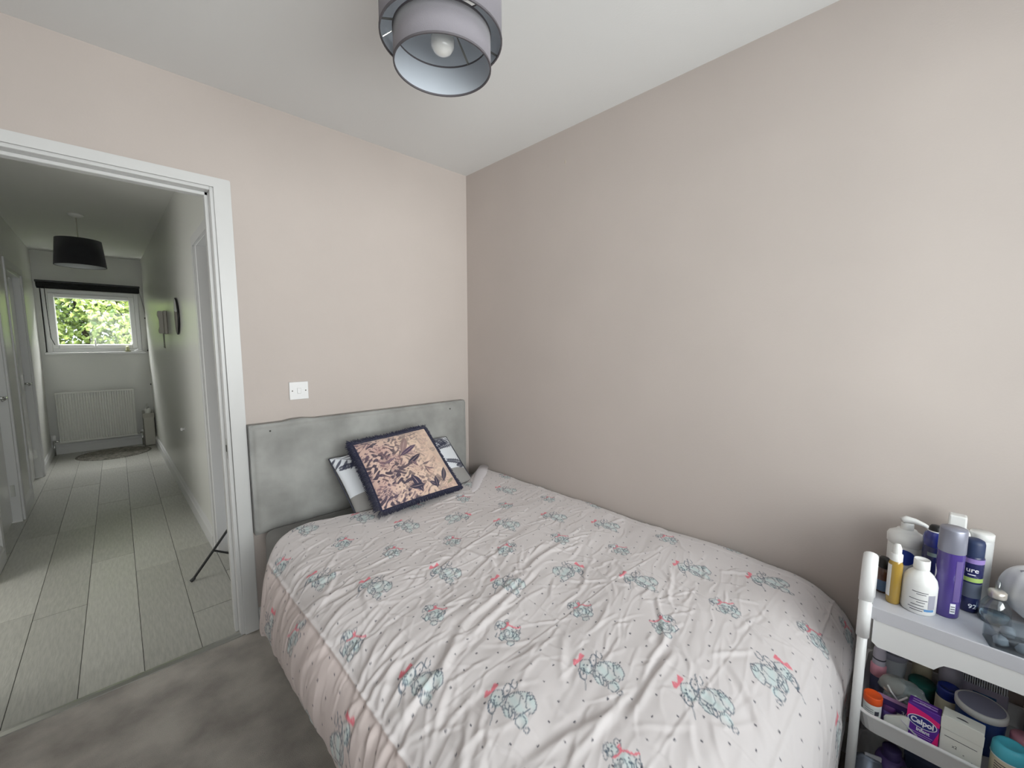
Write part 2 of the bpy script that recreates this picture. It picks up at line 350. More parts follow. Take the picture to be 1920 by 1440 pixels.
# rug
N = 56; b = bmesh.new(); prof = [(0,.006)]; rr = 0
while rr < .34: prof += [(rr+.006,.0105),(rr+.012,.0105),(rr+.018,.006)]; rr += .02
prof += [(.35,.004),(.352,0),(0,0)]; lathe(b,prof,N,sx=1,sy=1.0)
rg = thing('round_rug', 'round woven grey rug in front of the radiator', 'rug', (-1.765,4.715,0)); rg.scale = (.90,.90,1)
obj('weave', b, mat('woven_grey',(150,146,136),.95,bump=.6,bscale=120,col2=(96,93,86),vscale=26), rg)
b = bmesh.new()
for i in range(90):
    a = 2*PI*i/90; tube(b,[(.348*math.cos(a),.348*math.sin(a),.004),(.372*math.cos(a+.02),.372*math.sin(a+.02),.003)],.0025,5)
tag(obj('fringe', b, mat('fringe_grey',(120,116,108),.95), rg), kind='stuff')

# hall pendant
hp = thing('pendant_lamp', 'black drum pendant lamp hanging from the hallway ceiling', 'lamp', (-1.83,2.87,H))
obj('ceiling_rose', L([(0,-.028),(.02,-.027),(.045,-.012),(.05,0),(0,0)],24), HALLC, hp, True)
obj('cord', T([(0,0,-.02),(0,0,-.25)],.0035,8), mat('ivory_flex',(170,168,150),.6), hp, True)
obj('lamp_shade', L([(.136,-.205),(.138,-.205),(.157,-.42),(.155,-.42)],40), BLACKF, hp, True)
obj('shade_lining', L([(.1335,-.207),(.1525,-.418)],40), mat('silver_lining',(205,208,208),.5), hp, True)
b = bmesh.new()
for a in (0,120,240): a = math.radians(a); tube(b,[(.015*math.cos(a),.015*math.sin(a),-.25),(.134*math.cos(a),.134*math.sin(a),-.215)],.0015,6)
obj('shade_carrier', b, STEEL, hp); obj('bulb', L([(0,-.25),(.014,-.255),(.016,-.29),(.028,-.32),(.03,-.345),(.018,-.37),(0,-.376)],18), mat('frosted_bulb',(235,235,232),.3), hp, True)

# intercom & mirror on the right wall
ic = thing('intercom_handset', 'beige door-entry phone handset on the hallway right wall', 'intercom', (hx(2.75),2.75,1.53))
obj('cradle', B(-.025,-.0005,-.045,.045,-.105,.105,.006,2), mat('beige_plastic',(158,154,144),.5), ic)
b = bmesh.new(); prism(b,[(-.026,.10),(-.062,.10),(-.066,.06),(-.05,.02),(-.05,-.04),(-.064,-.07),(-.060,-.10),(-.026,-.10)],'y',-.028,.028)
bmesh.ops.bevel(b, geom=b.edges[:], offset=.004, segments=2, affect='EDGES'); obj('receiver', b, MATS['beige_plastic'], ic)
obj('coiled_cord', T([(-.03+.006*math.cos(i*1.6), .0+.006*math.sin(i*1.6), -.10-.0022*i-(.0) ) for i in range(60)],.0025,5), mat('cord_grey',(130,128,120),.5), ic, True)
mr = thing('round_mirror', 'small round black-framed mirror on the hallway right wall', 'mirror', (hx(2.02),2.02,1.555), (0,-PI/2,-.0195))
obj('frame', L([(.128,0),(.142,0),(.144,.008),(.138,.011),(.131,.010)],40), BLACK, mr, True)
obj('mirror_glass', L([(0,.0108),(.134,.0108)],40), mat('mirror_silver',(235,235,235),.02,1), mr)
hk = thing('wall_hook', 'small white knob low on the hallway right wall', 'knob', (hx(2.14),2.14,.636), (0,-PI/2,0))
obj('knob', L([(0,.03),(.012,.027),(.014,.018),(.006,.012),(.006,.002),(0,.001)],14), PLASTIC, hk, True); obj('rose', L([(0,.003),(.014,.002),(.016,0)],14), PLASTIC, hk)

# tripod stand in the side doorway
ts = thing('tripod_stand', 'black metal tripod stand just behind the door frame', 'stand', (-1.172,.70,0))
for a,lr in ((181,.275),(61,.22),(-59,.22)):
    a = math.radians(a); c, s = math.cos(a), math.sin(a)
    l = obj('leg', T([(lr*c,lr*s,.008),(.018*c,.018*s,.345)],.0075,8), BLACK, ts)
    obj('foot', T([(lr*1.03*c,lr*1.03*s,0.004),(lr*.96*c,lr*.96*s,.018)],.0095,8), BLACK, l)
    obj('brace', T([(lr*.6*c,lr*.6*s,.143),(.016*c,.016*s,.055)],.006,8), BLACK, ts)
obj('pole', T([(0,0,.03),(0,0,.82)],.011,12), BLACK, ts); obj('collar', L([(0,.33),(.02,.33),(.022,.36),(.016,.38),(0,.38)],16), BLACK, ts); obj('collar', L([(0,.045),(.018,.045),(.018,.07),(0,.07)],16), BLACK, ts)

# ------------------------------------------------------------------ outside the hallway window: hedge
hb = bmesh.new()
lv = RNG.random((21000,6)); verts, faces = [], []
for k,(a,b_,c,d,e,g) in enumerate(lv):
    x = -3.4+3.2*a; z = .4+2.6*b_; y = 6.4+.9*c+.25*math.sin(x*5+z*4)
    l = .045+.05*d; th = (e-.5)*2.2; tl = (g-.5)*1.6-.5
    R = Matrix.Rotation(th,3,'Y')@Matrix.Rotation(tl,3,'X'); i0 = len(verts)
    for p in ((0,0,0),(l*.32,.012,-l*.45),(0,-.008,-l),(-l*.32,.012,-l*.45)): verts.append(tuple(Vector((x,y,z))+R@Vector(p)))
    faces += [(i0,i0+1,i0+2),(i0,i0+2,i0+3)]
hg = thing('hedge', 'sunlit green leafy bush outside the hallway window', 'bush', (0,0,0))
me = obj('foliage', (verts,[],faces), mat('leaf_green',(186,204,110),.45,col2=(60,92,48),vscale=7,spec=.6), hg); me['kind'] = 'stuff'
b = bmesh.new()
for x in (-3.0,-2.5,-2.05,-1.6,-1.1,-.6): tube(b,[(x,7.0,-.1),(x+.1,6.9,1.2),(x-.1,6.85,2.6)],[.05,.035,.015],8)
obj('stems', b, mat('bark',(70,62,50),.9), hg)
struct('ground', B(-9,7,HY+.16,12,-.2,-.1), mat('outside_grass',(90,110,60),1,bump=.6))

# ------------------------------------------------------------------ LIGHT SWITCH
sw = thing('light_switch', 'white single light switch on the wall above the headboard', 'switch', (-1.041,0,1.122))
obj('plate', B(-.043,.043,-.009,0,-.043,.043,.003,2), PLASTIC, sw)
obj('rocker', B(-.009,.009,-.013,-.008,-.014,.014,.002,1), PLASTIC, sw)
for s in (-1,1):
    b = bmesh.new(); lathe(b,[(0,.0006),(.0028,.0004),(.003,0)],12,c=(s*.030,0,0))
    b.transform(Matrix.Translation((0,-.0092,0))@Matrix.Rotation(PI/2,4,'X')); obj('screw', b, mat('screw_dark',(80,78,70),.5,.6), sw)

# ------------------------------------------------------------------ BEDROOM CEILING LAMP (two overlapping drum shades)
cl = thing('ceiling_lamp', 'grey two-tier fabric drum ceiling lamp in the bedroom', 'lamp', (-1.015,-1.217,H))
SH = mat('grey_translucent_shade',(128,124,130),.85,bump=.15,bscale=400,sheen=.2); LIN = mat('pale_blue_grey_lining',(182,188,196),.6); TRIM = mat('shade_trim',(88,84,88),.8)
def drum(name, r, z0, z1, label=None):
    s = obj(name, L([(r-.0012,z0),(r,z0),(r,z1),(r-.0012,z1)],64), SH, cl, True)
    obj('lining', L([(r-.0018,z0+.001),(r-.0018,z1-.001)],64), LIN, s, True)
    for z in (z0,z1):
        obj('rim', L([(r-.0024,z-.002),(r+.0012,z-.002),(r+.0014,z+.0025),(r-.0024,z+.0025),(r-.0024,z-.002)],64), TRIM, s)
    return s
up = drum('upper_shade', .152, -.280, -.10); lo = drum('lower_shade', .122, -.343, -.268)
for o_ in up.children[:]+(up,): o_.data.transform(Matrix.Translation((-.002,.0,0)))
for s,r,z in ((up,.149,-.276),(lo,.1215,-.2685)):
    b = bmesh.new()
    for a in (20,140,260): a = math.radians(a); tube(b,[(.02*math.cos(a),.02*math.sin(a),-.2),(r*math.cos(a),r*math.sin(a),z)],.0016,6)
    obj('spoke', b, STEEL, s)
for a in (163,-20,72): a = math.radians(a); obj('spacer', T([(.1235*math.cos(a),.1235*math.sin(a),-.269),(.150*math.cos(a)-.002,.150*math.sin(a),-.276)],.0022,6), JOINT, cl)
obj('ceiling_rose', L([(0,-.03),(.03,-.028),(.05,-.01),(.052,0),(0,0)],24), PLASTIC, cl, True)
obj('flex', T([(0,0,-.02),(0,0,-.2)],.004,8), PLASTIC, cl, True)
obj('lamp_holder', L([(0,-.19),(.018,-.19),(.02,-.235),(0,-.236)],16), PLASTIC, cl, True)
obj('bulb', L([(0,-.232),(.013,-.235),(.015,-.246),(.026,-.262),(.0305,-.280),(.0285,-.295),(.021,-.306),(.010,-.312),(0,-.3135)],24), mat('opal_bulb',(245,245,242),.15,coat=.5), cl, True)
# small wall chip on right wall
# ------------------------------------------------------------------ BED
bed = thing('bed', 'grey divan bed with crushed velvet headboard against the back wall', 'bed', (-.625,-1.02,0))
def bl_(o): o.data.transform(Matrix.Translation((.625,1.02,0))); return o     # parts are modelled in room coordinates
for y0,y1 in ((-1.012,-.085),(-1.955,-1.018)):
    d = bl_(obj('divan_base', B(-1.235,-.03,y0,y1,.03,.285,.012,2), DIVAN, bed))
for x in (-1.16,-.11):
    for y in (-.18,-1.86):
        bl_(obj('foot', L([(0,0),(.024,0),(.026,.032),(0,.032)],16,c=(x,y,0)), BLACK, bed))
m_ = bl_(obj('mattress', B(-1.245,-.03,-1.965,-.085,.285,.510,.035,4), SHEET, bed, True))
# headboard: padded velvet slab with soft edges
nx, nz = 90, 40; hbv = []; hbf = []
hw_x0, hw_x1, hz0, hz1 = -1.268, -.062, .475, .985
def pad(u, v): e = min(u,1-u)*1.2; g = min(v,1-v)*.51; d = min(e,g); return .072*min(1,(1-(1-min(1,d/.03))**2)**.5*.35+.65)
for j in range(nz+1):
    for i in range(nx+1):
        u, v = i/nx, j/nz; u = .5-.5*math.cos(PI*u) if 0 else u
        x = hw_x0+(hw_x1-hw_x0)*u; z = hz0+(hz1-hz0)*v
        y = -pad(u,v)-.0025*math.sin(9*u+3*v)*math.sin(7*v+2*u)
        if j == nz: z += .007*math.exp(-((x+1.06)/.05)**4)
        if i == nx: x -= .006*v*v
        hbv.append((x,y,z))
st = nx+1
for j in range(nz):
    for i in range(nx): hbf.append((j*st+i,j*st+i+1,(j+1)*st+i+1,(j+1)*st+i))
k0 = len(hbv); per = [i for i in range(st)]+[j*st+nx for j in range(1,nz+1)]+[nz*st+i for i in range(nx-1,-1,-1)]+[j*st for j in range(nz-1,0,-1)]
for p in per: x,y,z = hbv[p]; hbv.append((x,-.004,z))
n = len(per)
for i in range(n): a,b2 = per[i],per[(i+1)%n]; hbf.append((a,b2,k0+(i+1)%n,k0+i))
hbf.append(tuple(k0+i for i in range(n)))
hb_ = bl_(obj('headboard', (hbv,[],hbf), VELVET, bed, True))
for x,z in ((-1.19,.955),(-.20,.945)):
    bl_(obj('stud', L([(0,.004),(.003,.003),(.004,0)],10), JOINT, bed)).data.transform(Matrix.Translation((x+.625,-.074+1.02,z))@Matrix.Rotation(PI/2,4,'X')@Matrix.Translation((-.625,-1.02,0)))
for x in (-1.1,-.22): bl_(obj('headboard_strut', B(x,x+.06,-.062,-.04,.06,.52), DIVAN, bed))

# ---- duvet
def lerp_poly(t, tab): tab = np.array(tab); return np.interp(t, tab[:,0], tab[:,1])
cs = np.array([(-.012,.548),(-.03,.563),(-.07,.570),(-.4,.576),(-.8,.574),(-1.08,.570),(-1.17,.563),(-1.24,.549),(-1.295,.526),(-1.335,.494),(-1.358,.458),(-1.368,.425),(-1.372,.39),(-1.366,.362)])
def smooth_curve(pts, n=600):
    d = np.r_[0, np.cumsum(np.hypot(*np.diff(pts,axis=0).T))]; t = np.linspace(0,d[-1],n)
    a = np.c_[np.interp(t,d,pts[:,0]), np.interp(t,d,pts[:,1])]; k = np.hanning(31); k /= k.sum()
    p = np.pad(a,((15,15),(0,0)),mode='reflect',reflect_type='odd'); return t, np.c_[np.convolve(p[:,0],k,'valid'), np.convolve(p[:,1],k,'valid')], d[-1]
ts_, cS, LS = smooth_curve(cs)
fs = np.array([(0,0),(-1.80,0),(-1.89,-.008),(-1.955,-.03),(-2.005,-.07),(-2.032,-.13),(-2.040,-.20),(-2.040,-.32),(-2.036,-.42)])
tf_, cF, LF = smooth_curve(fs, 900)
NS, NV = 470, 760
s = np.linspace(0, LS, NS); vv = np.linspace(0,1,NV)**.93
xs_ = np.interp(s, ts_, cS[:,0]); zs_ = np.interp(s, ts_, cS[:,1])
yh = lerp_poly(-xs_, [(0,-.165),(.06,-.16),(.15,-.22),(.28,-.33),(.5,-.36),(.9,-.335),(1.0,-.285),(1.1,-.245),(1.18,-.255),(1.24,-.30),(1.29,-.36),(1.33,-.45),(1.365,-.55)])
yh = np.convolve(np.pad(yh,12,mode='edge'), np.hanning(25)/np.hanning(25).sum(), 'valid')
SS, VV = np.meshgrid(s, vv, indexing='ij')
PXu = -SS; PYu = -( -yh[:,None] + VV*(LF+yh[:,None]) )           # unrolled cloth coordinates (x,y)
Y3 = np.interp(-PYu, tf_, cF[:,0]); ZF = np.interp(-PYu, tf_, cF[:,1])
X3 = np.repeat(xs_[:,None], NV, 1); Z3 = zs_[:,None]+ZF
X3 += -.012*np.clip(-ZF/.2,0,1)*(X3<-1.2)
Z3 += .018*np.sin(PYu*5.3+.6)*np.clip((-X3-1.22)/.15,0,1)*(ZF>-.05) - .02*np.exp(-((PYu+.70)/.15)**2)*np.clip((-X3-1.25)/.12,0,1)
bulge = np.clip(-ZF/.1,0,1)*np.exp(-((X3+.75)/.38)**2); Y3 -= .026*bulge
dh = (PYu*-1 + yh[:,None])                                        # distance from the head edge
e = np.clip(dh/.045,0,1); e = np.sqrt(1-(1-e)**2); Z3 = np.where(X3>-1.25, np.minimum(Z3,.512)+(Z3-np.minimum(Z3,.512))*e, Z3-.03*(1-e))
# height raster for wrinkles
ra = .003; RX0, RY0 = -1.75, -2.65; nxr, nyr = int(1.8/ra), int(2.7/ra); Hm = np.zeros((nxr,nyr))
gx = RX0+ra*np.arange(nxr); gy = RY0+ra*np.arange(nyr)
def field(lx, ly, ang, seed):
    r = np.random.default_rng(seed); w = r.normal(size=(nxr,nyr)); F = np.fft.fft2(w)
    kx = np.fft.fftfreq(nxr,ra)[:,None]*2*PI; ky = np.fft.fftfreq(nyr,ra)[None,:]*2*PI
    c,s_ = math.cos(ang), math.sin(ang); a = kx*c+ky*s_; b = -kx*s_+ky*c
    F *= np.exp(-.5*((a*lx)**2+(b*ly)**2)); g = np.real(np.fft.ifft2(F)); return g/g.std()
warp = field(.12,.12,0,1)
def crease(p0, p1, w, a, wob=.006, seed=0, side=1):
    p0, p1 = np.array(p0), np.array(p1); d = p1-p0; Ld = np.hypot(*d); d = d/Ld; nn = np.array([-d[1],d[0]])
    m = w*5+wob*3; x0,x1 = min(p0[0],p1[0])-m, max(p0[0],p1[0])+m; y0,y1 = min(p0[1],p1[1])-m, max(p0[1],p1[1])+m
    i0,i1 = max(0,int((x0-RX0)/ra)), min(nxr,int((x1-RX0)/ra)+1); j0,j1 = max(0,int((y0-RY0)/ra)), min(nyr,int((y1-RY0)/ra)+1)
    if i1<=i0 or j1<=j0: return
    X,Y = np.meshgrid(gx[i0:i1],gy[j0:j1],indexing='ij'); t = ((X-p0[0])*d[0]+(Y-p0[1])*d[1])/Ld
    q = (X-p0[0])*nn[0]+(Y-p0[1])*nn[1] - wob*warp[i0:i1,j0:j1] - wob*.5*np.sin(t*7+seed)
    env = np.clip(t,0,1)*np.clip(1-t,0,1)*4; env = np.where((t>0)&(t<1), env**.6, 0)
    Hm[i0:i1,j0:j1] += .58*a*env*(np.exp(-(q/w)**2) - .55*np.exp(-((q-side*1.7*w)/(1.5*w))**2) )
R_ = random.Random(5)
pts = [((-.45,-1.19),(-.72,-1.245),.010,.011),((-.70,-1.24),(-1.04,-1.29),.010,.012),((-1.0,-1.285),(-1.22,-1.42),.012,.014),((-.62,-1.25),(-1.16,-1.36),.009,.009),
       ((-1.13,-1.30),(-1.36,-1.34),.009,.012),((-1.10,-1.36),(-1.38,-1.40),.010,.013),((-1.15,-1.24),(-1.36,-1.29),.008,.010),
       ((-.64,-1.70),(-.86,-1.735),.008,.010),((-.70,-1.745),(-.95,-1.76),.009,.011),((-.86,-1.73),(-1.10,-1.73),.008,.008),((-.52,-1.60),(-.72,-1.73),.007,.008),
       ((-.30,-1.55),(-.52,-1.64),.007,.007),((-.60,-1.05),(-.86,-1.12),.008,.009),((-.66,-1.00),(-.80,-1.20),.010,.009),((-.55,-.92),(-.95,-1.02),.007,.007),
       ((-.93,-.98),(-1.02,-1.17),.012,.008),((-.50,-1.35),(-.66,-1.42),.007,.007),((-.40,-1.75),(-.50,-1.95),.008,.008),((-.62,-1.85),(-.78,-2.0),.010,.009),((-.85,-1.50),(-.98,-1.62),.010,.007),
       ((-.9,-1.75),(-1.2,-1.66),.012,.008),((-.78,-.88),(-.72,-1.12),.012,.008)]
for k,(a,b_,w,h) in enumerate(pts): crease(a,b_,w,h,.006,k,1 if k%2 else -1)
for k in range(900):      # scattered small wrinkles, mostly running across the bed
    x = R_.uniform(-1.32,-.02); y = R_.uniform(-2.02,-.3); an = R_.gauss(.18,.65); ln = R_.uniform(.04,.17)
    den = math.exp(-((x+.75)/.35)**2-((y+1.1)/.38)**2)+.45
    if R_.random() > den: continue
    if x > -.35: ln *= .7
    w = R_.uniform(.0036,.007); crease((x,y),(x-ln*math.cos(an),y-ln*math.sin(an)),w,w*R_.uniform(.35,.8),.004,k,R_.choice((1,-1)))
for k in range(50):       # folds falling over the left side
    y = R_.uniform(-2.0,-.5); x = R_.uniform(-1.24,-1.1); an = R_.gauss(.25,.5); ln = R_.uniform(.08,.26); w = R_.uniform(.006,.011)
    crease((x,y),(x-ln*math.cos(an),y-ln*math.sin(an)),w,w*R_.uniform(.5,.9),.004,k,R_.choice((1,-1)))
# long straight packing creases
for q in (-.38,-.78,-1.12): crease((q,-.3),(q-.05,-2.1),.0035,.0026,.002,1)
for q in (-.62,-1.02,-1.45,-1.82): crease((-1.36,q),(-.03,q-.04),.0035,.0026,.002,2)
Hm += .0036*field(.09,.06,.3,2)+.0013*field(.05,.014,.2+PI/2*0,3)*(.6+.4*np.tanh(field(.15,.15,0,4)))
rid = 1-np.minimum(1,np.abs(field(.035,.009,.25,5))*1.3); Hm += .0013*rid*np.clip(.5+.6*field(.12,.12,0,6),0,1.2)
# piped seam a few centimetres in from the edges, fabric flaring below it
Xg, Yg = np.meshgrid(gx,gy,indexing='ij')
sd = Xg+LS-.180 ; Hm += .006*np.exp(-(sd/.0045)**2) - .005*np.exp(-(sd/.02)**2)
sf = Yg+1.985; Hm += .003*np.exp(-(sf/.004)**2)
sr = Xg+.075; Hm += .0022*np.exp(-(sr/.004)**2)
def samp(Hr, X, Y):
    fx = np.clip((X-RX0)/ra,0,nxr-1.001); fy = np.clip((Y-RY0)/ra,0,nyr-1.001); i = fx.astype(int); j = fy.astype(int); a = fx-i; b = fy-j
    return Hr[i,j]*(1-a)*(1-b)+Hr[i+1,j]*a*(1-b)+Hr[i,j+1]*(1-a)*b+Hr[i+1,j+1]*a*b
hh = samp(Hm, PXu, PYu); hh *= np.clip(dh/.03,.0,1)*np.clip(SS/.02,.3,1)
P3 = np.stack([X3,Y3,Z3],-1); du = np.gradient(P3,axis=0); dv = np.gradient(P3,axis=1); nn = np.cross(du,dv); nn /= np.linalg.norm(nn,axis=-1,keepdims=True)+1e-9
nn *= np.sign(nn[NS//3,NV//2,2])
P3 = P3+nn*hh[...,None]; P3[...,0] = np.minimum(P3[...,0],-.006)
front_ok = (P3[...,2]<.545)&(P3[...,0]>-.40)
P3[...,1] = np.where(front_ok, np.maximum(P3[...,1],-2.044), P3[...,1])
# printed pattern: rows of sketched puppies and small dots
base = np.array(srgb((214,208,208))); col = np.tile(base,(NS*NV,1)); X = PXu.ravel(); Y = PYu.ravel()
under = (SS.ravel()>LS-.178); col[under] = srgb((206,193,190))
tt = .735*X-.678*Y; qn = .678*X+.735*Y
px_, pr_ = .0545, .0545*.87
row = np.round((qn+1.88)/pr_); off = (row%2)*px_*.5; k_ = np.round((tt-.25-off)/px_); dd = np.hypot(tt-.25-off-k_*px_, qn+1.88-row*pr_)
a_ = np.clip((.0030-dd)/.0012,0,1)[:,None]; dotcol = np.array(srgb((58,58,72)))
def ell(cx,cy,rx,ry,a0=0,turn=1.1,ph=0,rot=0,jit=.06,n=22,sd=0):
    r = random.Random(int(cx*7+cy*13)+sd); out = []
    for i in range(n+1):
        t = a0+2*PI*turn*i/n; j = 1+jit*math.sin(t*5+ph)+r.uniform(-jit,jit)*.5; x = rx*j*math.cos(t); y = ry*j*math.sin(t)
        out.append((cx+x*math.cos(rot)-y*math.sin(rot), cy+x*math.sin(rot)+y*math.cos(rot)))
    return out
A_lines = [ell(1285,432,48,42),ell(1345,398,22,40,rot=.5),ell(1246,478,24,38,rot=-.2),ell(1268,470,14,12),ell(1425,470,90,60,turn=.85,a0=.6),ell(1350,505,26,42,rot=-.5),ell(1378,522,20,34,rot=-.3),
  ell(1432,565,34,26),ell(1505,480,34,46),ell(1500,440,22,20),ell(1400,365,20,28,turn=.8,a0=-.6),[(1345,430),(1380,440),(1400,420),(1440,425),(1455,455)],[(1400,500),(1430,480),(1440,440),(1420,400)],
  [(1300,470),(1320,500),(1345,500)],[(1255,505),(1250,540),(1240,570)],[(1450,520),(1480,540),(1500,520)],ell(1330,445,14,18),[(1240,455),(1228,470),(1232,500),(1250,510)],ell(1465,600,18,10)]
A_dots = [(1268,426,6),(1294,430,6),(1262,446,7),(1250,480,5),(1350,400,5),(1400,520,5),(1470,470,5)]
A_fill = [(1285,440,50,46),(1430,470,90,58),(1360,500,40,48),(1440,560,40,30),(1500,480,36,46)]
A_red = [[(1238,396),(1205,388),(1200,418),(1238,400)],[(1240,394),(1262,352),(1282,366),(1242,396)],[(1204,404),(1236,398)],[(1244,388),(1272,362)]]
B_lines = [ell(1592,896,42,30,rot=.2),ell(1556,905,14,34,rot=.3),ell(1640,872,18,22),ell(1580,912,18,12),ell(1665,965,78,58,turn=.9,a0=.4,rot=.5),ell(1600,985,20,30),ell(1640,960,22,24),
  ell(1668,1040,28,20),ell(1718,1008,26,18,rot=-.6),ell(1730,955,18,20),[(1560,960),(1545,985),(1575,1000),(1600,1020)],[(1620,1010),(1650,990),(1690,1000),(1700,1030)],[(1680,930),(1700,960),(1690,990)],ell(1655,975,34,26,turn=.7),[(1740,940),(1755,915),(1745,900)],
  [(1610,940),(1640,935),(1660,950)],ell(1700,975,16,22)]
B_dots = [(1580,890,5),(1602,884,5),(1560,902,6),(1640,870,4),(1680,950,5),(1610,1000,5)]
B_fill = [(1592,900,40,30),(1660,965,74,56),(1605,985,24,34),(1668,1040,30,20),(1720,990,26,30)]
B_red = [[(1596,928),(1620,922),(1645,908),(1652,892)],[(1645,900),(1680,906),(1720,918),(1750,912)],[(1650,895),(1636,886),(1650,878)]]
KX, KY = .000333, .000467
def seg_dist(x, y, poly):
    d = np.full(x.shape, 9.)
    for (x0,y0),(x1,y1) in zip(poly,poly[1:]):
        vx,vy = x1-x0,y1-y0; L2 = vx*vx+vy*vy+1e-12; t = np.clip(((x-x0)*vx+(y-y0)*vy)/L2,0,1); d = np.minimum(d, np.hypot(x-x0-t*vx, y-y0-t*vy))
    return d
def paint(c_, idx, a, rgb): col[idx] = col[idx]*(1-a[:,None])+np.array(srgb(rgb))*a[:,None]
dotmask = np.ones(len(X))
for i in range(-9,10):
    for j in range(-4,12):
        t0 = .25+.215*i; n0 = -1.884+.2175*j+(.08 if i%2 else 0)
        cx0 = .735*t0+.678*n0; cy0 = -.678*t0+.735*n0
        if not(-1.65<cx0<.05 and -2.55<cy0<-.1): continue
        idx = np.where((np.abs(tt-t0)<.075)&(np.abs(qn-n0)<.08))[0]
        if not len(idx): continue
        A = (j%2==0); Ls,Ds,Fs,Rs,c0 = (A_lines,A_dots,A_fill,A_red,(1364,463)) if A else (B_lines,B_dots,B_fill,B_red,(1650,960))
        fl = -1 if ((i+j)%5==3) else 1
        x = (tt[idx]-t0)*fl; y = (qn[idx]-n0)
        cv = lambda p: ((p[0]-c0[0])*KX, -(p[1]-c0[1])*KY)
        af = np.zeros(len(idx))
        for (ex,ey,rx,ry) in Fs:
            q = cv((ex,ey)); af = np.maximum(af, np.clip((1.05-np.hypot((x-q[0])/(rx*KX),(y-q[1])/(ry*KY)))*6,0,1))
        dotmask[idx] *= 1-af
        tint = .5+.5*np.sin(x*160+y*90)
        paint(col, idx, af*(.25+.45*tint), (196,216,216))
        al = np.zeros(len(idx))
        for pl in Ls: al = np.maximum(al, np.clip((.0017-seg_dist(x,y,[cv(p) for p in pl]))/.0011,0,1)*(.85+.15*math.sin(pl[0][0])))
        for (ex,ey,rr_) in Ds: q = cv((ex,ey)); al = np.maximum(al, np.clip((rr_*.0004+.0008-np.hypot(x-q[0],y-q[1]))/.0012,0,1))
        paint(col, idx, al*.95, (76,92,108))
        ar = np.zeros(len(idx))
        for pl in Rs: ar = np.maximum(ar, np.clip((.0030-seg_dist(x,y,[cv(p) for p in pl]))/.0014,0,1))
        paint(col, idx, ar*.9, (226,112,128))
a_ *= dotmask[:,None]; col = col*(1-a_)+dotcol*a_
I = np.arange(NS*NV).reshape(NS,NV); Q = np.stack([I[:-1,:-1],I[1:,:-1],I[1:,1:],I[:-1,1:]],-1).reshape(-1,4)
duv = thing('duvet', 'pale duvet printed with sketched puppies and small dots, on the bed', 'duvet', (-.68,-1.1,.51))
def fastmesh(name, V, Qf, m, parent, cols=None, smooth=True):
    me = bpy.data.meshes.new(name); me.vertices.add(len(V)); me.vertices.foreach_set('co', V.astype(np.float32).ravel())
    me.loops.add(Qf.size); me.loops.foreach_set('vertex_index', Qf.astype(np.int32).ravel()); me.polygons.add(len(Qf))
    me.polygons.foreach_set('loop_start', np.arange(0,Qf.size,Qf.shape[1],dtype=np.int32)); 
    try: me.polygons.foreach_set('loop_total', np.full(len(Qf),Qf.shape[1],dtype=np.int32))
    except Exception: pass
    me.update(calc_edges=True); me.validate()
    if smooth: me.polygons.foreach_set('use_smooth', np.ones(len(Qf),dtype=bool))
    me.materials.append(m)
    if cols is not None: vcol(me, cols)
    o = bpy.data.objects.new(name, me); COL.objects.link(o); o.parent = parent; return o
COTTON = mat('printed_cotton', (220,214,214), .8, attr='print', bump=.04, bscale=900, sheen=.15, spec=.25)
off0 = np.array([.68,1.1,-.51])
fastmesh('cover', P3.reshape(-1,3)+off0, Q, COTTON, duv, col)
# underside of the overhanging edge, closing the padding back to the mattress
edge = P3[-1,:,:]; rows = [edge, edge+np.array([.03,0,-.012]), edge+np.array([.075,0,.0])]; inner = edge.copy(); inner[:,0] = -1.25; inner[:,2] = np.minimum(edge[:,2]+.015,.5); inner[:,0] = np.where(edge[:,0]<-1.3,-1.25,inner[:,0]); rows.append(inner)
V = np.concatenate(rows); n_ = NV; Qe = []
for r in range(3):
    a = np.arange(n_-1)+r*n_; Qe.append(np.stack([a,a+1,a+1+n_,a+n_],-1))
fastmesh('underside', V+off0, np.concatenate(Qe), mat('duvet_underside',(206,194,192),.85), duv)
# turned-over corner by the wall
tv = [(-.035,-.20,.578),(-.12,-.28,.586),(-.23,-.385,.586),(-.34,-.49,.584),(-.44,-.58,.574)]
bm = tube(bmesh.new(), [tuple(Vector(p)-Vector((-.68,-1.1,.51))) for p in tv], [.030,.034,.034,.031,.012], 18)
for v in bm.verts: v.co.z = .062+(v.co.z-.074)*.42+.003*math.sin(v.co.x*70+v.co.y*40)
o = obj('turned_corner', bm, mat('duvet_plain',(224,220,224),.85,bump=.1,bscale=30), duv, True)

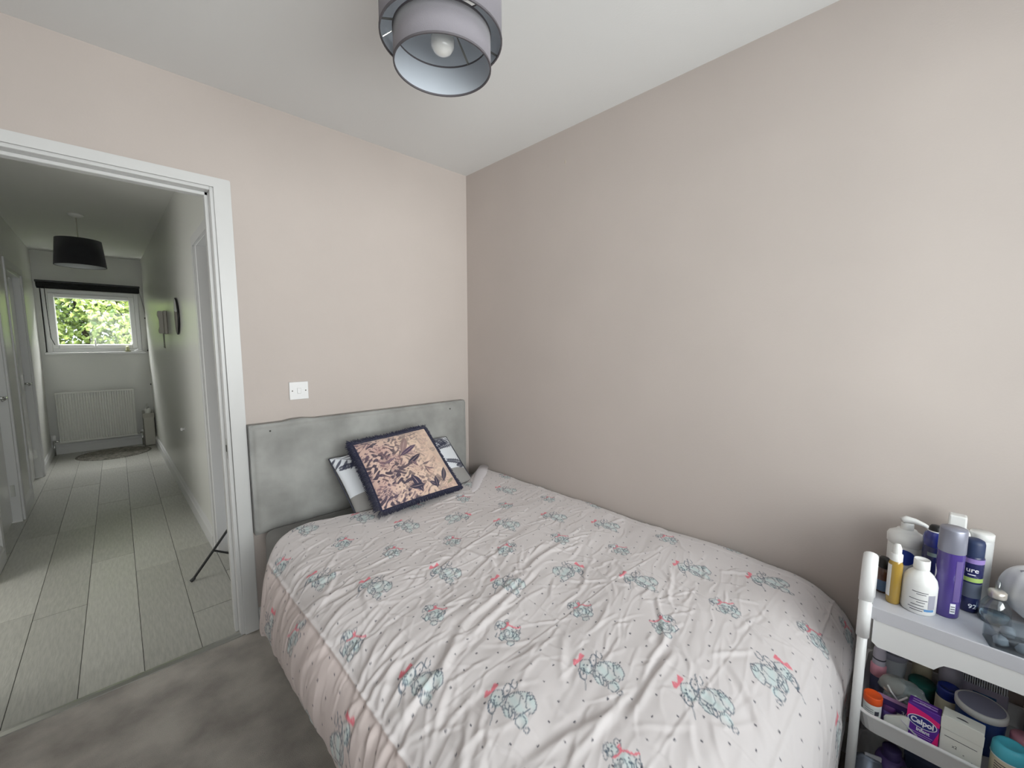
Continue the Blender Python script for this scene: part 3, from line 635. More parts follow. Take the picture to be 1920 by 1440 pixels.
# ---- generic pillow
def cushion_mesh(q, thick, n, colf, dn=None, pin=.05, puff=2.6):
    BL,BR,TR,TL = [np.array(p,float) for p in q]; u = np.linspace(0,1,n); U,Vv = np.meshgrid(u,u,indexing='ij')
    a,b = 2*U-1, 2*Vv-1; U2 = .5+.5*a*(1-pin*(1-b**2)); V2 = .5+.5*b*(1-pin*(1-a**2))
    P = (BL*(1-U2)[...,None]+BR*U2[...,None])*(1-V2)[...,None]+(TL*(1-U2)[...,None]+TR*U2[...,None])*V2[...,None]
    nrm = np.cross(BR-BL, TL-BL); nrm /= np.linalg.norm(nrm)
    hgt = ((1-np.abs(a)**puff)*(1-np.abs(b)**puff))**.55
    r = np.random.default_rng(3); w = np.zeros_like(hgt)
    for k in range(14):
        kx,ky = r.normal(size=2)*7; w += np.sin(kx*a+ky*b+r.uniform(0,6))*.0014
    F = P+nrm*(thick*.5*hgt+w*hgt)[...,None]; Bk = P-nrm*(thick*.5*hgt)[...,None]
    I = np.arange(n*n).reshape(n,n); Q1 = np.stack([I[:-1,:-1],I[1:,:-1],I[1:,1:],I[:-1,1:]],-1).reshape(-1,4); Q2 = Q1[:,::-1]+n*n
    V = np.concatenate([F.reshape(-1,3),Bk.reshape(-1,3)]); cf = colf(U.ravel(),Vv.ravel(),0); cb = colf(U.ravel(),Vv.ravel(),1)
    return V, np.concatenate([Q1,Q2]), np.concatenate([cf,cb]), nrm
def blend(c, a, rgb): return c*(1-a[:,None])+np.array(srgb(rgb))*a[:,None]
def leaf(u, v, x0,y0,x1,y1,w,edge=.006):
    dx,dy = x1-x0,y1-y0; Ld = math.hypot(dx,dy); t = ((u-x0)*dx+(v-y0)*dy)/Ld**2; q = np.abs(-(u-x0)*dy+(v-y0)*dx)/Ld
    prof = w*np.clip(np.sin(np.clip(t,0,1)*PI),0,1)**.8; return np.clip((prof-q)/edge,0,1)*((t>0)&(t<1))
def frond(c,u,v,x0,y0,ang,ln,n,w,rgb,a=.9,spread=1.25):
    for k in range(n):
        t = (k+1)/n; bx = x0+ln*t*math.cos(ang)*.9; by = y0+ln*t*math.sin(ang)*.9
        for s_ in (1,-1):
            th = ang+s_*spread*(1-.45*t); l2 = ln*.5*(1-.5*t)*math.sin(min(1,t*1.6+.25)*PI/2); c = blend(c, a*leaf(u,v,bx,by,bx+l2*math.cos(th),by+l2*math.sin(th),w,.004), rgb)
    return blend(c, a*leaf(u,v,x0,y0,x0+ln*math.cos(ang),y0+ln*math.sin(ang),w*.5,.003), rgb)
def pillow_col(u, v, side):
    c = np.tile(np.array(srgb((226,230,236))),(len(u),1))
    if side: c[:] = srgb((150,150,150)); return c
    NAV = (44,48,72)
    for (x,y,an,ln) in ((.0,1.0,-.9,.42),(.20,1.0,-1.3,.34),(0,.78,-.1,.14),(.97,.98,-2.3,.30),(1.0,.84,-2.6,.2),(.86,1.0,-1.4,.2),(1.0,.4,2.8,.18),(.9,.3,.8,.14)):
        c = frond(c,u,v,x,y,an,ln,8,.013,NAV)
    g = np.clip((.30-v)/.004,0,1); c = blend(c, g, (150,148,146)); return c
V,Qp,cp,_ = cushion_mesh([(-.915,-.335,.545),(-.225,-.335,.545),(-.265,-.118,.785),(-.955,-.118,.785)], .12, 220, pillow_col, pin=.03, puff=5)
pil = thing('pillow', 'white and grey pillow with navy palm leaves, propped behind the fringed cushion', 'pillow', (-.6,-.24,.55))
V[:,1] = np.minimum(V[:,1],-.088); V[:,2] = np.maximum(V[:,2], .514)
fastmesh('pillowcase', V-np.array([-.6,-.24,.55]), Qp, mat('pillow_cotton',(220,220,225),.8,attr='print',sheen=.1), pil, cp)
pp = []
for a,b in (((-.915,-.335,.545),(-.955,-.118,.785)),((-.225,-.335,.545),(-.265,-.118,.785)),((-.955,-.118,.785),(-.265,-.118,.785))):
    tube(bm := bmesh.new(), [tuple(Vector(a).lerp(Vector(b),t/12)+Vector((.6,.24,-.55))) for t in range(13)], .0035, 6); obj('piping', bm, mat('dark_piping',(60,62,74),.8), pil, True)
CQ = [(-.870,-.492,.608),(-.424,-.462,.606),(-.474,-.212,.884),(-.880,-.222,.862)]
def cush_col(u, v, side):
    c = np.tile(np.array(srgb((218,190,172))),(len(u),1))
    if side: c[:] = srgb((30,32,62)); return c
    r = random.Random(9)
    def nz(f,ph): return np.sin(u*f+2.2*np.sin(v*f*.7+ph)+ph)*np.cos(v*f*1.1+2*np.sin(u*f*.8+ph*2))
    c = blend(c, np.clip(.45-1.2*u+.5*v+.25*nz(6,1),0,.5), (196,160,158)); c = blend(c, np.clip(.5*u-.1-.3*nz(5,3),0,.5), (236,212,190))
    DK = (52,44,66); PU = (110,88,104)
    # leopard-like squiggles, densest on the left and along the bottom
    m = np.clip(1.45-1.7*u+.45*np.abs(v-.5),0,1)*np.clip(1.1-.2*v,0,1)
    s1 = nz(46,.3)+.6*nz(23,2.); s2 = nz(61,1.7)+.5*nz(31,4.)
    c = blend(c, np.clip((s1-.1)*3,0,1)*m*.95, DK); c = blend(c, np.clip((s2-.4)*3,0,1)*np.clip(m+.12,0,1)*.75, PU)
    for k in range(70):
        x,y = r.uniform(0,.95), r.uniform(0,1); 
        if x > .55 and r.random()<.5: continue
        c = frond(c,u,v,x,y,r.uniform(0,6.28),r.uniform(.10,.2),7,.006,r.choice((PU,DK,(176,136,130),(150,112,116))),.7)
    for (x0,y0,x1,y1,w,cc) in ((.44,.62,.60,.88,.045,(150,124,122)),(.40,.60,.68,.72,.035,(84,66,92)),(.44,.45,.66,.56,.035,(52,46,66)),(.28,.40,.55,.47,.02,(80,66,80)),
        (.62,.36,.66,.24,.016,(96,76,92)),(.60,.38,.74,.42,.018,(110,92,100)),(.56,.38,.50,.50,.02,(120,96,104)),(.60,.36,.76,.30,.015,(100,84,96)),(.42,.30,.50,.04,.05,(56,50,74)),(.34,.14,.55,.12,.035,(48,44,66)),
        (.60,.14,.74,.06,.03,(60,54,76)),(.70,.04,.72,.20,.035,(56,52,72)),(.80,.10,.90,.30,.036,(64,60,76)),(.84,.06,.98,.14,.02,(150,140,120)),(.62,.88,.86,.96,.008,DK),(.60,.80,.84,.90,.007,PU),(.28,.20,.44,.26,.02,DK),(.10,.86,.26,.92,.02,DK),(.18,.55,.34,.60,.02,PU)):
        l = leaf(u,v,x0,y0,x1,y1,w,.006); c = blend(c,l,cc); c = blend(c, leaf(u,v,x0,y0,x1,y1,w*.12,.003)*.8, (190,165,160))
    for (x,y,an,ln) in ((.98,.3,2.2,.2),(.86,.34,1.5,.18),(.92,.22,1.1,.16),(.7,.22,1.9,.15)): c = frond(c,u,v,x,y,an,ln,8,.004,(196,138,122),.6)
    for rr_ in (.03,.05,.07): c = blend(c, np.clip((.004-np.abs(np.hypot(u-.80,(v-.66))-rr_))/.003,0,1)*.7*(np.sin(np.arctan2(v-.66,u-.8)*7)>-.3), (130,104,104))
    return c
V,Qp,cp,nrm = cushion_mesh(CQ, .11, 320, cush_col, pin=.035, puff=2.4)
cu = thing('fringed_cushion', 'square pink floral cushion with navy fringe leaning on the pillow', 'cushion', (-.65,-.40,.60)); O_ = np.array([-.65,-.40,.60])
fastmesh('cushion_cover', V-O_, Qp, mat('printed_velvet',(220,190,175),.7,attr='print',sheen=.3), cu, cp)
# fringe
fv, ff = [], []; rf = random.Random(3); cqv = [Vector(p)-Vector(O_) for p in CQ]; cen = sum(cqv,Vector())/4; nv = Vector(nrm)
def edge_pt(k,t):
    a,b = cqv[k],cqv[(k+1)%4]; p = a.lerp(b,t); return p+(cen-p)*(.035*(4*t*(1-t)))
for k in range(4):
    a,b = cqv[k],cqv[(k+1)%4]; al = (b-a).normalized(); out = al.cross(nv).normalized()
    if out.dot(a-cen) < 0: out = -out
    for i in range(900):
        t = rf.random(); p = edge_pt(k,t)-out*.004; cf = max(0,1-min(t,1-t)/.05)
        dirn = (out+al*rf.gauss(0,.22)+(al*(1 if t>.5 else -1))*cf*.8+nv*rf.uniform(-.3,.45)).normalized(); ln = rf.uniform(.029,.038)*(.65 if k==0 else .7 if k==1 else 1.1 if k==3 else .95); w = al*rf.uniform(.0016,.003); dr = Vector((0,0,-1))*rf.uniform(.002,.010)
        q = [p, p+dirn*ln*.5+nv*.003, p+dirn*ln+dr]
        if k == 0: q = [Vector((x.x,x.y,max(x.z,-.012))) for x in q]
        i0 = len(fv)
        for j,x in enumerate(q): s_ = 1-.35*j; fv += [tuple(x-w*s_), tuple(x+w*s_), tuple(x+nv*.0018)]
        for j in range(2):
            for m_i in range(3): A_,B_ = i0+3*j+m_i, i0+3*j+(m_i+1)%3; ff.append((A_,B_,B_+3,A_+3))
tag(obj('fringe', (fv,[],ff), mat('navy_fringe',(28,30,58),.85,sheen=.3), cu), kind='stuff')
bm = bmesh.new(); loop = [tuple(edge_pt(k,i/14)+nv*.002) for k in range(4) for i in range(14)]; tube(bm, loop+[loop[0]], .006, 8)
obj('braid', bm, MATS['navy_fringe'], cu, True)
# ------------------------------------------------------------------ TROLLEY beside the foot of the bed
CX, CY = -.176, -2.335; hxw, hyl = .154, .265       # half width (x) and half length (y)
ct = thing('storage_trolley', 'white three-tier plastic trolley full of toiletries at the foot of the bed', 'trolley', (CX,CY,0))
for sx in (-1,1):
    for sy in (-1,1):
        x, y = sx*(hxw-.0), sy*(hyl-.0)
        obj('upright', T([(x,y,.05),(x,y,.70)],.0105,14), PLASTIC, ct, True)
        obj('sleeve', T([(x,y,.606),(x,y,.704)],.0135,14), PLASTIC, ct, True)
        w = obj('caster', L([(0,-.009),(.019,-.009),(.021,-.006),(.021,.006),(.019,.009),(0,.009)],20), mat('grey_rubber',(90,90,94),.7), ct, True)
        w.matrix_basis = Matrix.Translation((x,y,.021))@Matrix.Rotation(PI/2,4,'Y')
        obj('caster_fork', B(x-.013,x+.013,y-.008,y+.008,.036,.055,.003,1), PLASTICG, ct)
for sy in (-1,1):     # arched handles over both ends
    y = sy*hyl
    for sx in (-1,):
        P_ = [(sx*(hxw-a),y,z) for a,z in ((0,.70),(.001,.745),(.006,.775),(.016,.800),(.030,.812),(.044,.806),(.053,.785),(.057,.755),(.058,.69))]
        bm = tube(bmesh.new(), P_, .0105, 14)
        for v in bm.verts: v.co.y = y+(v.co.y-y)*1.4
        obj('handle', bm, PLASTIC, ct, True)
# top tray: lipped plate with an apron whose lower edge is cut out in the middle
def rim_ring(bm, x, y, r, z0, z1, t):
    o = rrect(-x,x,-y,y,r); i = rrect(-x+t,x-t,-y+t,y-t,max(.003,r-t)); n = len(o)
    V = [[bm.verts.new((p[0],p[1],z)) for p in q] for q,z in ((o,z0),(o,z1),(i,z1),(i,z0))]
    for a in range(4):
        A_,B_ = V[a],V[(a+1)%4]
        for k in range(n): bm.faces.new((A_[k],A_[(k+1)%n],B_[(k+1)%n],B_[k]))
TX, TY = hxw-.002, hyl+.004
bm = bmesh.new(); prism(bm, rrect(-TX,TX,-TY,TY,.03), 'z', .668, .675); rim_ring(bm,TX+.004,TY+.004,.032,.660,.692,.006)
obj('top_tray', bm, PLASTICG, ct)
def apron(x0):
    y0 = TY-.022; P2 = [(-y0,.664),(y0,.664),(y0,.600),(y0-.012,.590),(.135,.590),(.128,.600),(.120,.6085),(.10,.612),(-.10,.612),(-.120,.6085),(-.128,.600),(-.135,.590),(-y0+.012,.590),(-y0,.600)]
    bm = prism(bmesh.new(), P2, 'x', x0-.004, x0+.004); return bm
for x0 in (-TX+.002, TX-.002): obj('apron', apron(x0), PLASTIC, ct)
for y0 in (-TY+.002, TY-.002): obj('apron', B(-TX+.02,TX-.02,y0-.004,y0+.004,.600,.664,.003,1), PLASTIC, ct)
def bin_(z0, z1, name):
    bm = bmesh.new(); X0, Y0 = hxw-.012, hyl-.010
    prism(bm, rrect(-X0,X0,-Y0,Y0,.03), 'z', z0, z0+.006)
    o0 = rrect(-X0,X0,-Y0,Y0,.03); o1 = rrect(-X0-.014,X0+.014,-Y0-.012,Y0+.012,.036); n = len(o0)
    def off(q,d): return [(p[0]*(1-d/.13),p[1]*(1-d/.26)) for p in q]
    layers = [(o0,z0),(o1,z1-.004),([(p[0]*1.03,p[1]*1.015) for p in o1],z1-.002),([(p[0]*1.03,p[1]*1.015) for p in o1],z1+.001),(off(o1,.003),z1+.001),(off(o0,.003),z0+.006)]
    V = [[bm.verts.new((p[0],p[1],z)) for p in q] for q,z in layers]
    for A_,B_ in zip(V,V[1:]):
        for k in range(n): bm.faces.new((A_[k],A_[(k+1)%n],B_[(k+1)%n],B_[k]))
    return obj(name, bm, PLASTIC, ct)
bin_(.348,.402,'middle_bin'); bin_(.058,.125,'lower_bin')

def rot(o, a, b=0, c=0): o.rotation_euler = (a,b,c); return o
CAMD = math.atan2(-2.15+2.2, -1.67+.2)       # direction from the trolley to the camera, used to turn labels outwards
def wrap(name, r, z0, z1, a0, a1, m, parent, n=14, pts=None):
    bm = bmesh.new(); V = []
    for i in range(n+1):
        a = math.radians(a0+(a1-a0)*i/n); V.append([bm.verts.new((r*math.cos(a),r*math.sin(a),z)) for z in (z0,z1)])
    for A_,B_ in zip(V,V[1:]): bm.faces.new((A_[0],B_[0],B_[1],A_[1]))
    return obj(name, bm, m, parent, True)
def textc(body, size, m, parent, r, z, ang, spin=0, bold=0, name='lettering'):
    a = math.radians(ang); M = Matrix.Rotation(a+PI/2,4,'Z')@Matrix.Translation((0,-r-.0004,z))@Matrix.Rotation(PI/2,4,'X')@Matrix.Rotation(math.radians(spin),4,'Z')
    return lettering(name, body, size, m, parent, M, .0001, bend=None if spin else r, bold=bold)
def lines(parent, r, ang, rows, m, t=.0008):
    for (z,w,da) in rows:
        h = w/r/2; a = math.radians(ang+da); wrap('print_line', r+.0004, z-t, z+t, math.degrees(a-h), math.degrees(a+h), m, parent, 5)
INK = mat('dark_ink',(60,60,72),.6); WINK = mat('white_ink',(232,232,238),.5)
BWHITE = mat('white_bottle_plastic',(230,230,228),.35); CREAM = mat('cream_bottle',(214,206,180),.4); NAVY = mat('navy_can',(34,38,84),.25,coat=.3); VIO = mat('violet_can',(74,58,132),.25,coat=.4)
LBLUE = mat('blue_print',(34,60,150),.4)
Z1 = .675; Z2 = .354; Z3 = .064
def at(x,y,z): return (x,y,z)
F = 178     # facing angle towards the camera
# top tray ------------------------------------------------------
t = thing('lotion_jar', 'tall white pump jar with a blue oval, back left on the top tray', 'bottle', at(-0.085,-2.128,Z1))
obj('jar_body', L([(0,0),(.033,0),(.037,.004),(.038,.112),(.037,.116)],36), BWHITE, t, True)
obj('collar', L([(.037,.114),(.0405,.117),(.0412,.136),(.038,.143),(.029,.149),(.024,.152),(.021,.157),(.0,.158)],36), BWHITE, t, True)
obj('pump_neck', L([(.014,.156),(.0135,.174),(.010,.176),(0,.176)],18), BWHITE, t, True)
bm = tube(bmesh.new(), [(-.014,.002,.181),(-.004,0,.186),(.012,-.008,.184),(.030,-.016,.177),(.044,-.023,.167)],[.008,.0095,.0075,.0055,.004],12); obj('nozzle', bm, BWHITE, t, True)
t.rotation_euler.z = -.9
bm = bmesh.new(); V = []
for i in range(24): a = 2*PI*i/24; th = math.radians(F+52)+.66*math.cos(a); V.append(bm.verts.new((.0386*math.cos(th),.0386*math.sin(th),.086+.022*math.sin(a))))
bm.faces.new(V); bmesh.ops.triangulate(bm, faces=bm.faces[:]); obj('blue_oval', bm, LBLUE, t)
for k in range(0): pass
t = thing('dropper_bottle', 'small amber bottle with black cap at the left end of the top tray', 'bottle', at(-.187,-2.092,Z1))
AMB = mat('amber_glass',(74,44,34),.15,coat=.5)
obj('bottle_body', L([(0,0),(.0145,0),(.0165,.003),(.0165,.052),(.013,.062),(.008,.066),(.008,.07)],24), AMB, t, True)
wrap('label', .0168, .006, .036, F-80, F+80, mat('slate_blue_label',(84,108,140),.6), t)
obj('cap', L([(.011,.068),(.0115,.069),(.011,.094),(.009,.097),(0,.097)],20), BLACK, t, True)
t = thing('oil_pump_bottle', 'slim golden oil bottle with a white pump cap', 'bottle', at(-.233,-2.116,Z1))
GOLD = mat('golden_oil',(196,160,72),.12,trans=.35,coat=.4)
obj('bottle_body', L([(0,0),(.0125,0),(.0145,.004),(.0145,.108),(.011,.118),(.009,.122),(0,.122)],24), GOLD, t, True)
wrap('label', .0148, .02, .106, F-95, F-25, BWHITE, t)
obj('pump_collar', L([(.0125,.116),(.0125,.134),(.008,.136),(0,.136)],20), BWHITE, t, True)
obj('pump_cap', L([(.0095,.134),(.0092,.150),(.006,.160),(0,.162)],20), BWHITE, t, True)
t = thing('round_shouldered_bottle', 'white round-shouldered bottle with white screw cap at the front of the top tray', 'bottle', at(-.225,-2.163,Z1))
obj('bottle_body', L([(0,0),(.030,0),(.0335,.004),(.0335,.072),(.031,.086),(.024,.098),(.016,.106),(.0135,.110),(.0135,.114),(0,.114)],36), BWHITE, t, True)
obj('cap', L([(.0155,.110),(.0158,.112),(.0155,.134),(.0145,.135),(.0135,.1335),(0,.1332)],30), BWHITE, t, True)
lines(t,.0335,F-6,[(.060,.030,12),(.055,.018,16),(.040,.034,8),(.034,.016,16),(.026,.024,6),(.018,.034,6),(.012,.024,4)],INK)
wrap('side_label', .0338, .02, .056, F+34, F+62, mat('grey_label',(160,160,172),.6), t); wrap('blue_mark', .0339, .013, .019, F+22, F+58, mat('sky_blue',(90,140,190),.5), t)
t = thing('blue_body_spray', 'dark blue body spray can with rounded shiny shoulder, behind the violet bottle', 'can', at(-0.124,-2.183,Z1))
obj('can_body', L([(0,0),(.021,0),(.0225,.003),(.0225,.128),(.0205,.142)],30), NAVY, t, True)
obj('shoulder', L([(.0205,.142),(.023,.146),(.0235,.164),(.021,.176),(.0145,.182)],30), mat('glossy_blue_cap',(40,50,130),.12,coat=.6), t, True)
obj('ring', L([(.0145,.1815),(.0168,.183),(.0150,.185)],24), WINK, t, True)
obj('nozzle', L([(.0142,.183),(.0135,.193),(.010,.198),(0,.199)],20), BLACK, t, True)
wrap('label', .0227, .118, .128, F-30, F+30, mat('pale_green_grey',(120,136,136),.5), t)
t = thing('violet_spray_bottle', 'tall violet spray can with a silver-grey cap', 'can', at(-0.198,-2.212,Z1))
obj('can_body', L([(0,0),(.0255,0),(.0275,.004),(.0275,.168)],36), VIO, t, True)
obj('cap', L([(.0278,.166),(.0282,.167),(.0275,.222),(.0262,.226),(0,.2265)],36), mat('silver_grey_cap',(146,148,162),.3,.35), t, True); t.scale = (.9,.9,1)
textc(')', .040, WINK, t, .0277, .108, F-66, bold=.0006, name='mark'); textc('8', .020, WINK, t, .0277, .080, F-64, bold=.0004, name='mark'); 
wrap('barcode_label', .0279, .014, .040, F+18, F+42, WINK, t); lines(t,.0279,F+30,[(.02,.009,0),(.026,.009,0),(.032,.009,0)],INK,.001)
wrap('side_panel', .0278, .045, .150, F+26, F+60, mat('mauve_panel',(100,84,140),.4), t)
t = thing('tall_white_bottle', 'white bottle whose square cap shows above the silver-capped can', 'bottle', at(-0.062,-2.222,Z1))
obj('bottle_body', B(-.02,.02,-.026,.026,0,.185,.008,3), BWHITE, t); bm = B(-.015,.015,-.017,.017,.185,.222,.004,2); obj('cap', bm, BWHITE, t); obj('cap_ring', L([(.012,.183),(.017,.183),(.017,.188),(.012,.188)],18), PLASTICG, t)
t = thing('navy_deodorant', 'navy deodorant can with a lime green stripe', 'can', at(-0.132,-2.252,Z1+0))
obj('can_body', L([(0,0),(.019,0),(.021,.003),(.021,.142),(.018,.150)],32), NAVY, t, True)
obj('cap', L([(.0195,.146),(.0195,.178),(.0175,.186),(.012,.189),(0,.190)],28), mat('dark_navy_cap',(40,54,88),.5), t, True)
wrap('lilac_band', .0212, .130, .142, F-90, F+90, mat('lilac_band',(150,128,190),.4), t); wrap('lime_band', .0212, .082, .093, F-90, F+90, mat('lime_band',(168,196,110),.5), t)
wrap('grey_panel', .0212, .040, .078, F-80, F+80, mat('steel_grey_panel',(88,96,112),.4), t)
textc('ure', .017, WINK, t, .0212, .113, F+4, bold=.0002)
lines(t,.0212,F+2,[(.101,.014,0)],WINK,.0012); textc('92', .016, WINK, t, .0212, .018, F+22, bold=.0002)
t = thing('white_lidded_bottle', 'white bottle with flat lid standing against the wall behind the navy can', 'bottle', at(-0.06,-2.268,Z1))
obj('bottle_body', L([(0,0),(.021,0),(.0225,.004),(.0225,.166),(.02,.172)],28), mat('frosted_white',(205,206,206),.35), t, True); obj('lid', L([(.0205,.168),(.0225,.17),(.0225,.186),(.021,.188),(0,.188)],28), BWHITE, t, True)
t = thing('clear_pump_bottle', 'clear travel bottle with a chrome collar in front of the white pouch', 'bottle', at(-0.155,-2.296,Z1))
obj('bottle_body', L([(0,0),(.026,0),(.028,.004),(.026,.038),(.018,.056),(.010,.064)],26), CLEAR, t, True)
obj('collar', L([(.0,.062),(.0155,.063),(.0165,.066),(.0165,.078),(.012,.081),(0,.081)],24), mat('pearl_chrome',(214,206,196),.2,.5), t, True)
obj('pump_stem', L([(.005,.08),(.0048,.104),(0,.105)],12), CLEAR, t, True)
obj('liquid', L([(0,.002),(.0235,.002),(.0245,.02),(0,.021)],24), mat('bluish_gel',(150,172,186),.1,trans=.6), t, True)
t = thing('cotton_box', 'clear plastic box lying at the front right of the top tray', 'box', at(-.262,-2.332,Z1), (0,0,.2))
bm = bmesh.new(); rim_ring(bm,.034,.055,.008,0,.046,.002); prism(bm,rrect(-.034,.034,-.055,.055,.008),'z',0,.002); obj('tub', bm, CLEAR, t)
obj('lid', prism(bmesh.new(),rrect(-.036,.036,-.057,.057,.009),'z',.046,.050), CLEAR, t)
for k,(x,y,z) in enumerate(((-.012,-.03,.012),(.014,-.022,.012),(-.014,.004,.012),(.012,.008,.012),(0,.034,.012),(-.008,-.012,.031),(.01,.022,.031))):
    bm = bmesh.new(); bmesh.ops.create_icosphere(bm, subdivisions=2, radius=.0125)
    for v in bm.verts: v.co *= 1+.12*math.sin(v.co.x*500+k)+.08*math.sin(v.co.z*700+k*3)
    o = obj('cotton_ball', bm, mat('grey_cotton',(168,172,180),.95), t, True, loc=(x,y,z))
t = thing('white_pouch', 'puffy translucent white pouch filling the right end of the top tray', 'pouch', at(-0.105,-2.405,Z1))
bm = bmesh.new(); bmesh.ops.create_icosphere(bm, subdivisions=5, radius=1)
for v in bm.verts:
    c = v.co; n_ = .03*math.sin(c.x*4+c.z*3)+.02*math.sin(c.y*6-c.z*4)+.008*math.sin(c.x*17+c.y*13)
    s_ = 1+n_; v.co = Vector((c.x*.066*s_, c.y*.105*s_, max(0,.080+c.z*.080*s_*(1.0 if c.z<0 else .95))))
obj('pouch_body', bm, mat('frosted_pouch',(228,229,231),.35,coat=.2), t, True)
obj('zip', T([(-.02,-.075,.132),(-.02,-.03,.155),(-.02,.03,.155),(-.02,.075,.132)],.003,8), PLASTICG, t, True)

# middle bin ------------------------------------------------------
t = thing('pink_capped_bottle', 'upside-down bottle with a pink cap at the left end of the middle bin', 'bottle', at(-0.156,-2.100,Z2))
obj('bottle_body', L([(0,.0),(.013,0),(.0155,.006),(.016,.058)],24), mat('smoky_blue_plastic',(86,88,120),.35), t, True); obj('cap', L([(.016,.056),(.0175,.058),(.0175,.086),(.0145,.09)],24), mat('pink_cap',(226,158,176),.45), t, True)
obj('upper_body', L([(.0145,.09),(.014,.13),(.010,.148),(0,.15)],24), mat('pale_stripe_plastic',(190,186,200),.4), t, True); wrap('band', .0147,.105,.109,F-90,F+90,INK,t)
t = thing('grey_tub', 'round grey-white tub with lid at the back of the middle bin', 'tub', at(-0.095,-2.124,Z2+.0))
obj('tub_body', L([(0,0),(.026,0),(.029,.004),(.033,.098)],36), mat('grey_white_tub',(178,182,188),.4), t, True); obj('lid', L([(.0335,.096),(.0345,.098),(.0345,.110),(.033,.113),(.031,.1115),(0,.111)],36), mat('grey_lid',(150,150,164),.45), t, True)
textc('OBOU', .012, INK, t, .0315, .060, F-22, 90, .0002)
t = thing('cream_canister', 'cream coloured canister with its top hidden behind the white apron', 'canister', at(-0.046,-2.188,Z2))
obj('body', L([(0,0),(.019,0),(.021,.004),(.021,.135),(.019,.142),(0,.143)],30), CREAM, t, True); obj('lid', L([(.0215,.128),(.0222,.129),(.0222,.15),(.02,.153),(0,.153)],30), CREAM, t, True)
t = thing('teal_tub', 'dark teal tub low between cream canister and blue-lidded jar', 'tub', at(-0.112,-2.19,Z2))
obj('body', L([(0,0),(.024,0),(.026,.004),(.027,.052)],30), mat('dark_teal',(28,84,86),.4), t, True); obj('lid', L([(.0275,.050),(.0285,.052),(.0285,.062),(.026,.065),(0,.066)],30), mat('dark_teal_lid',(24,92,84),.35), t, True)
t = thing('clear_bag', 'clear plastic bag with a white tied cord, on the left of the middle bin', 'bag', at(-0.205,-2.152,Z2+.050), (0.12,-.45,-.15))
bm = bmesh.new(); bmesh.ops.create_icosphere(bm, subdivisions=4, radius=1)
for v in bm.verts:
    c = v.co; s_ = 1+.05*math.sin(c.x*5+c.y*4)+.03*math.sin(c.y*11+c.z*7)+.015*math.sin(c.x*23+c.z*15); v.co = Vector((c.x*.030*s_, c.y*.050*s_, .034+c.z*.033*s_))
obj('bag_body', bm, mat('milky_plastic',(176,190,192),.15,trans=.55,coat=.6,alpha=.75), t, True)
obj('tie', T([(-.028,-.012,.064),(-.034,-.004,.050),(-.035,.002,.036),(-.033,.01,.020),(-.034,.004,.008)],.0022,8), BWHITE, t, True); obj('tie', T([(-.035,.002,.036),(-.031,.018,.052),(-.024,.028,.062)],.002,8), BWHITE, t, True)
obj('cotton_pads', L([(0,-.005),(.024,-.005),(.025,0),(.024,.006),(0,.006)],24,c=(0,.022,.034)), mat('beige_pads',(206,190,176),.9), t, True)
t = thing('pill_bottle', 'white pill bottle with bright orange cap at the front left of the middle bin', 'bottle', at(-.287,-2.100,Z2))
obj('bottle_body', L([(0,0),(.0165,0),(.0185,.003),(.0185,.056),(.016,.061),(0,.061)],28), BWHITE, t, True); obj('cap', L([(.0185,.058),(.0195,.059),(.0195,.076),(.018,.079),(.0165,.0775),(0,.077)],30), mat('bright_orange',(240,92,34),.45), t, True)
wrap('label', .0187, .008, .052, F-95, F+75, mat('label_offwhite',(220,224,222),.6), t); lines(t,.0188,F-14,[(.046,.018,0),(.040,.018,0),(.034,.018,0),(.026,.018,0)],INK,.0005)
wrap('blue_square', .0190, .032, .044, F+22, F+52, INK, t)
t = thing('purple_jar', 'small purple jar between the pill bottle and the white sachet', 'jar', at(-.268,-2.132,Z2))
obj('jar_body', L([(0,0),(.0135,0),(.015,.003),(.015,.044),(.0135,.047)],24), mat('purple_plastic',(98,76,148),.35), t, True); obj('lid', L([(.0145,.045),(.0155,.046),(.0155,.058),(.014,.060),(0,.060)],24), mat('plum_lid',(92,50,108),.35), t, True)
t = thing('purple_packet', 'long flat purple and pink packet lying across the front items', 'packet', at(-.262,-2.168,Z2+.054), (0,-.25,.0))
obj('packet_body', B(-.014,.014,-.062,.062,0,.012,.002,1), mat('mauve_pink_pack',(176,136,176),.5), t); obj('dark_band', B(-.0145,.0,-.058,.055,.0005,.0125), mat('deep_purple_print',(58,38,96),.5), t)
lettering('lettering','30 b',.016,WINK,t,Matrix.Translation((-.0148,0,.006))@Matrix.Rotation(-PI/2,4,'Z')@Matrix.Rotation(PI/2,4,'X'),.0001)
t = thing('white_sachet', 'white paper sachet leaning beside the purple and pink medicine box', 'sachet', at(-.301,-2.147,Z2), (0,.12,-.2))
bm = bmesh.new(); prism(bm,[(-.022,0),(.022,0),(.024,.040),(-.010,.064),(-.024,.070)],'x',-.006,.006); bmesh.ops.bevel(bm,geom=bm.edges[:],offset=.0025,segments=2,affect='EDGES'); obj('sachet_body', bm, mat('sachet_white',(216,218,212),.6), t); obj('seal', B(-.0068,-.0058,-.018,.018,.05,.053), PLASTICG, t); rot(t.children[-1],0.5)
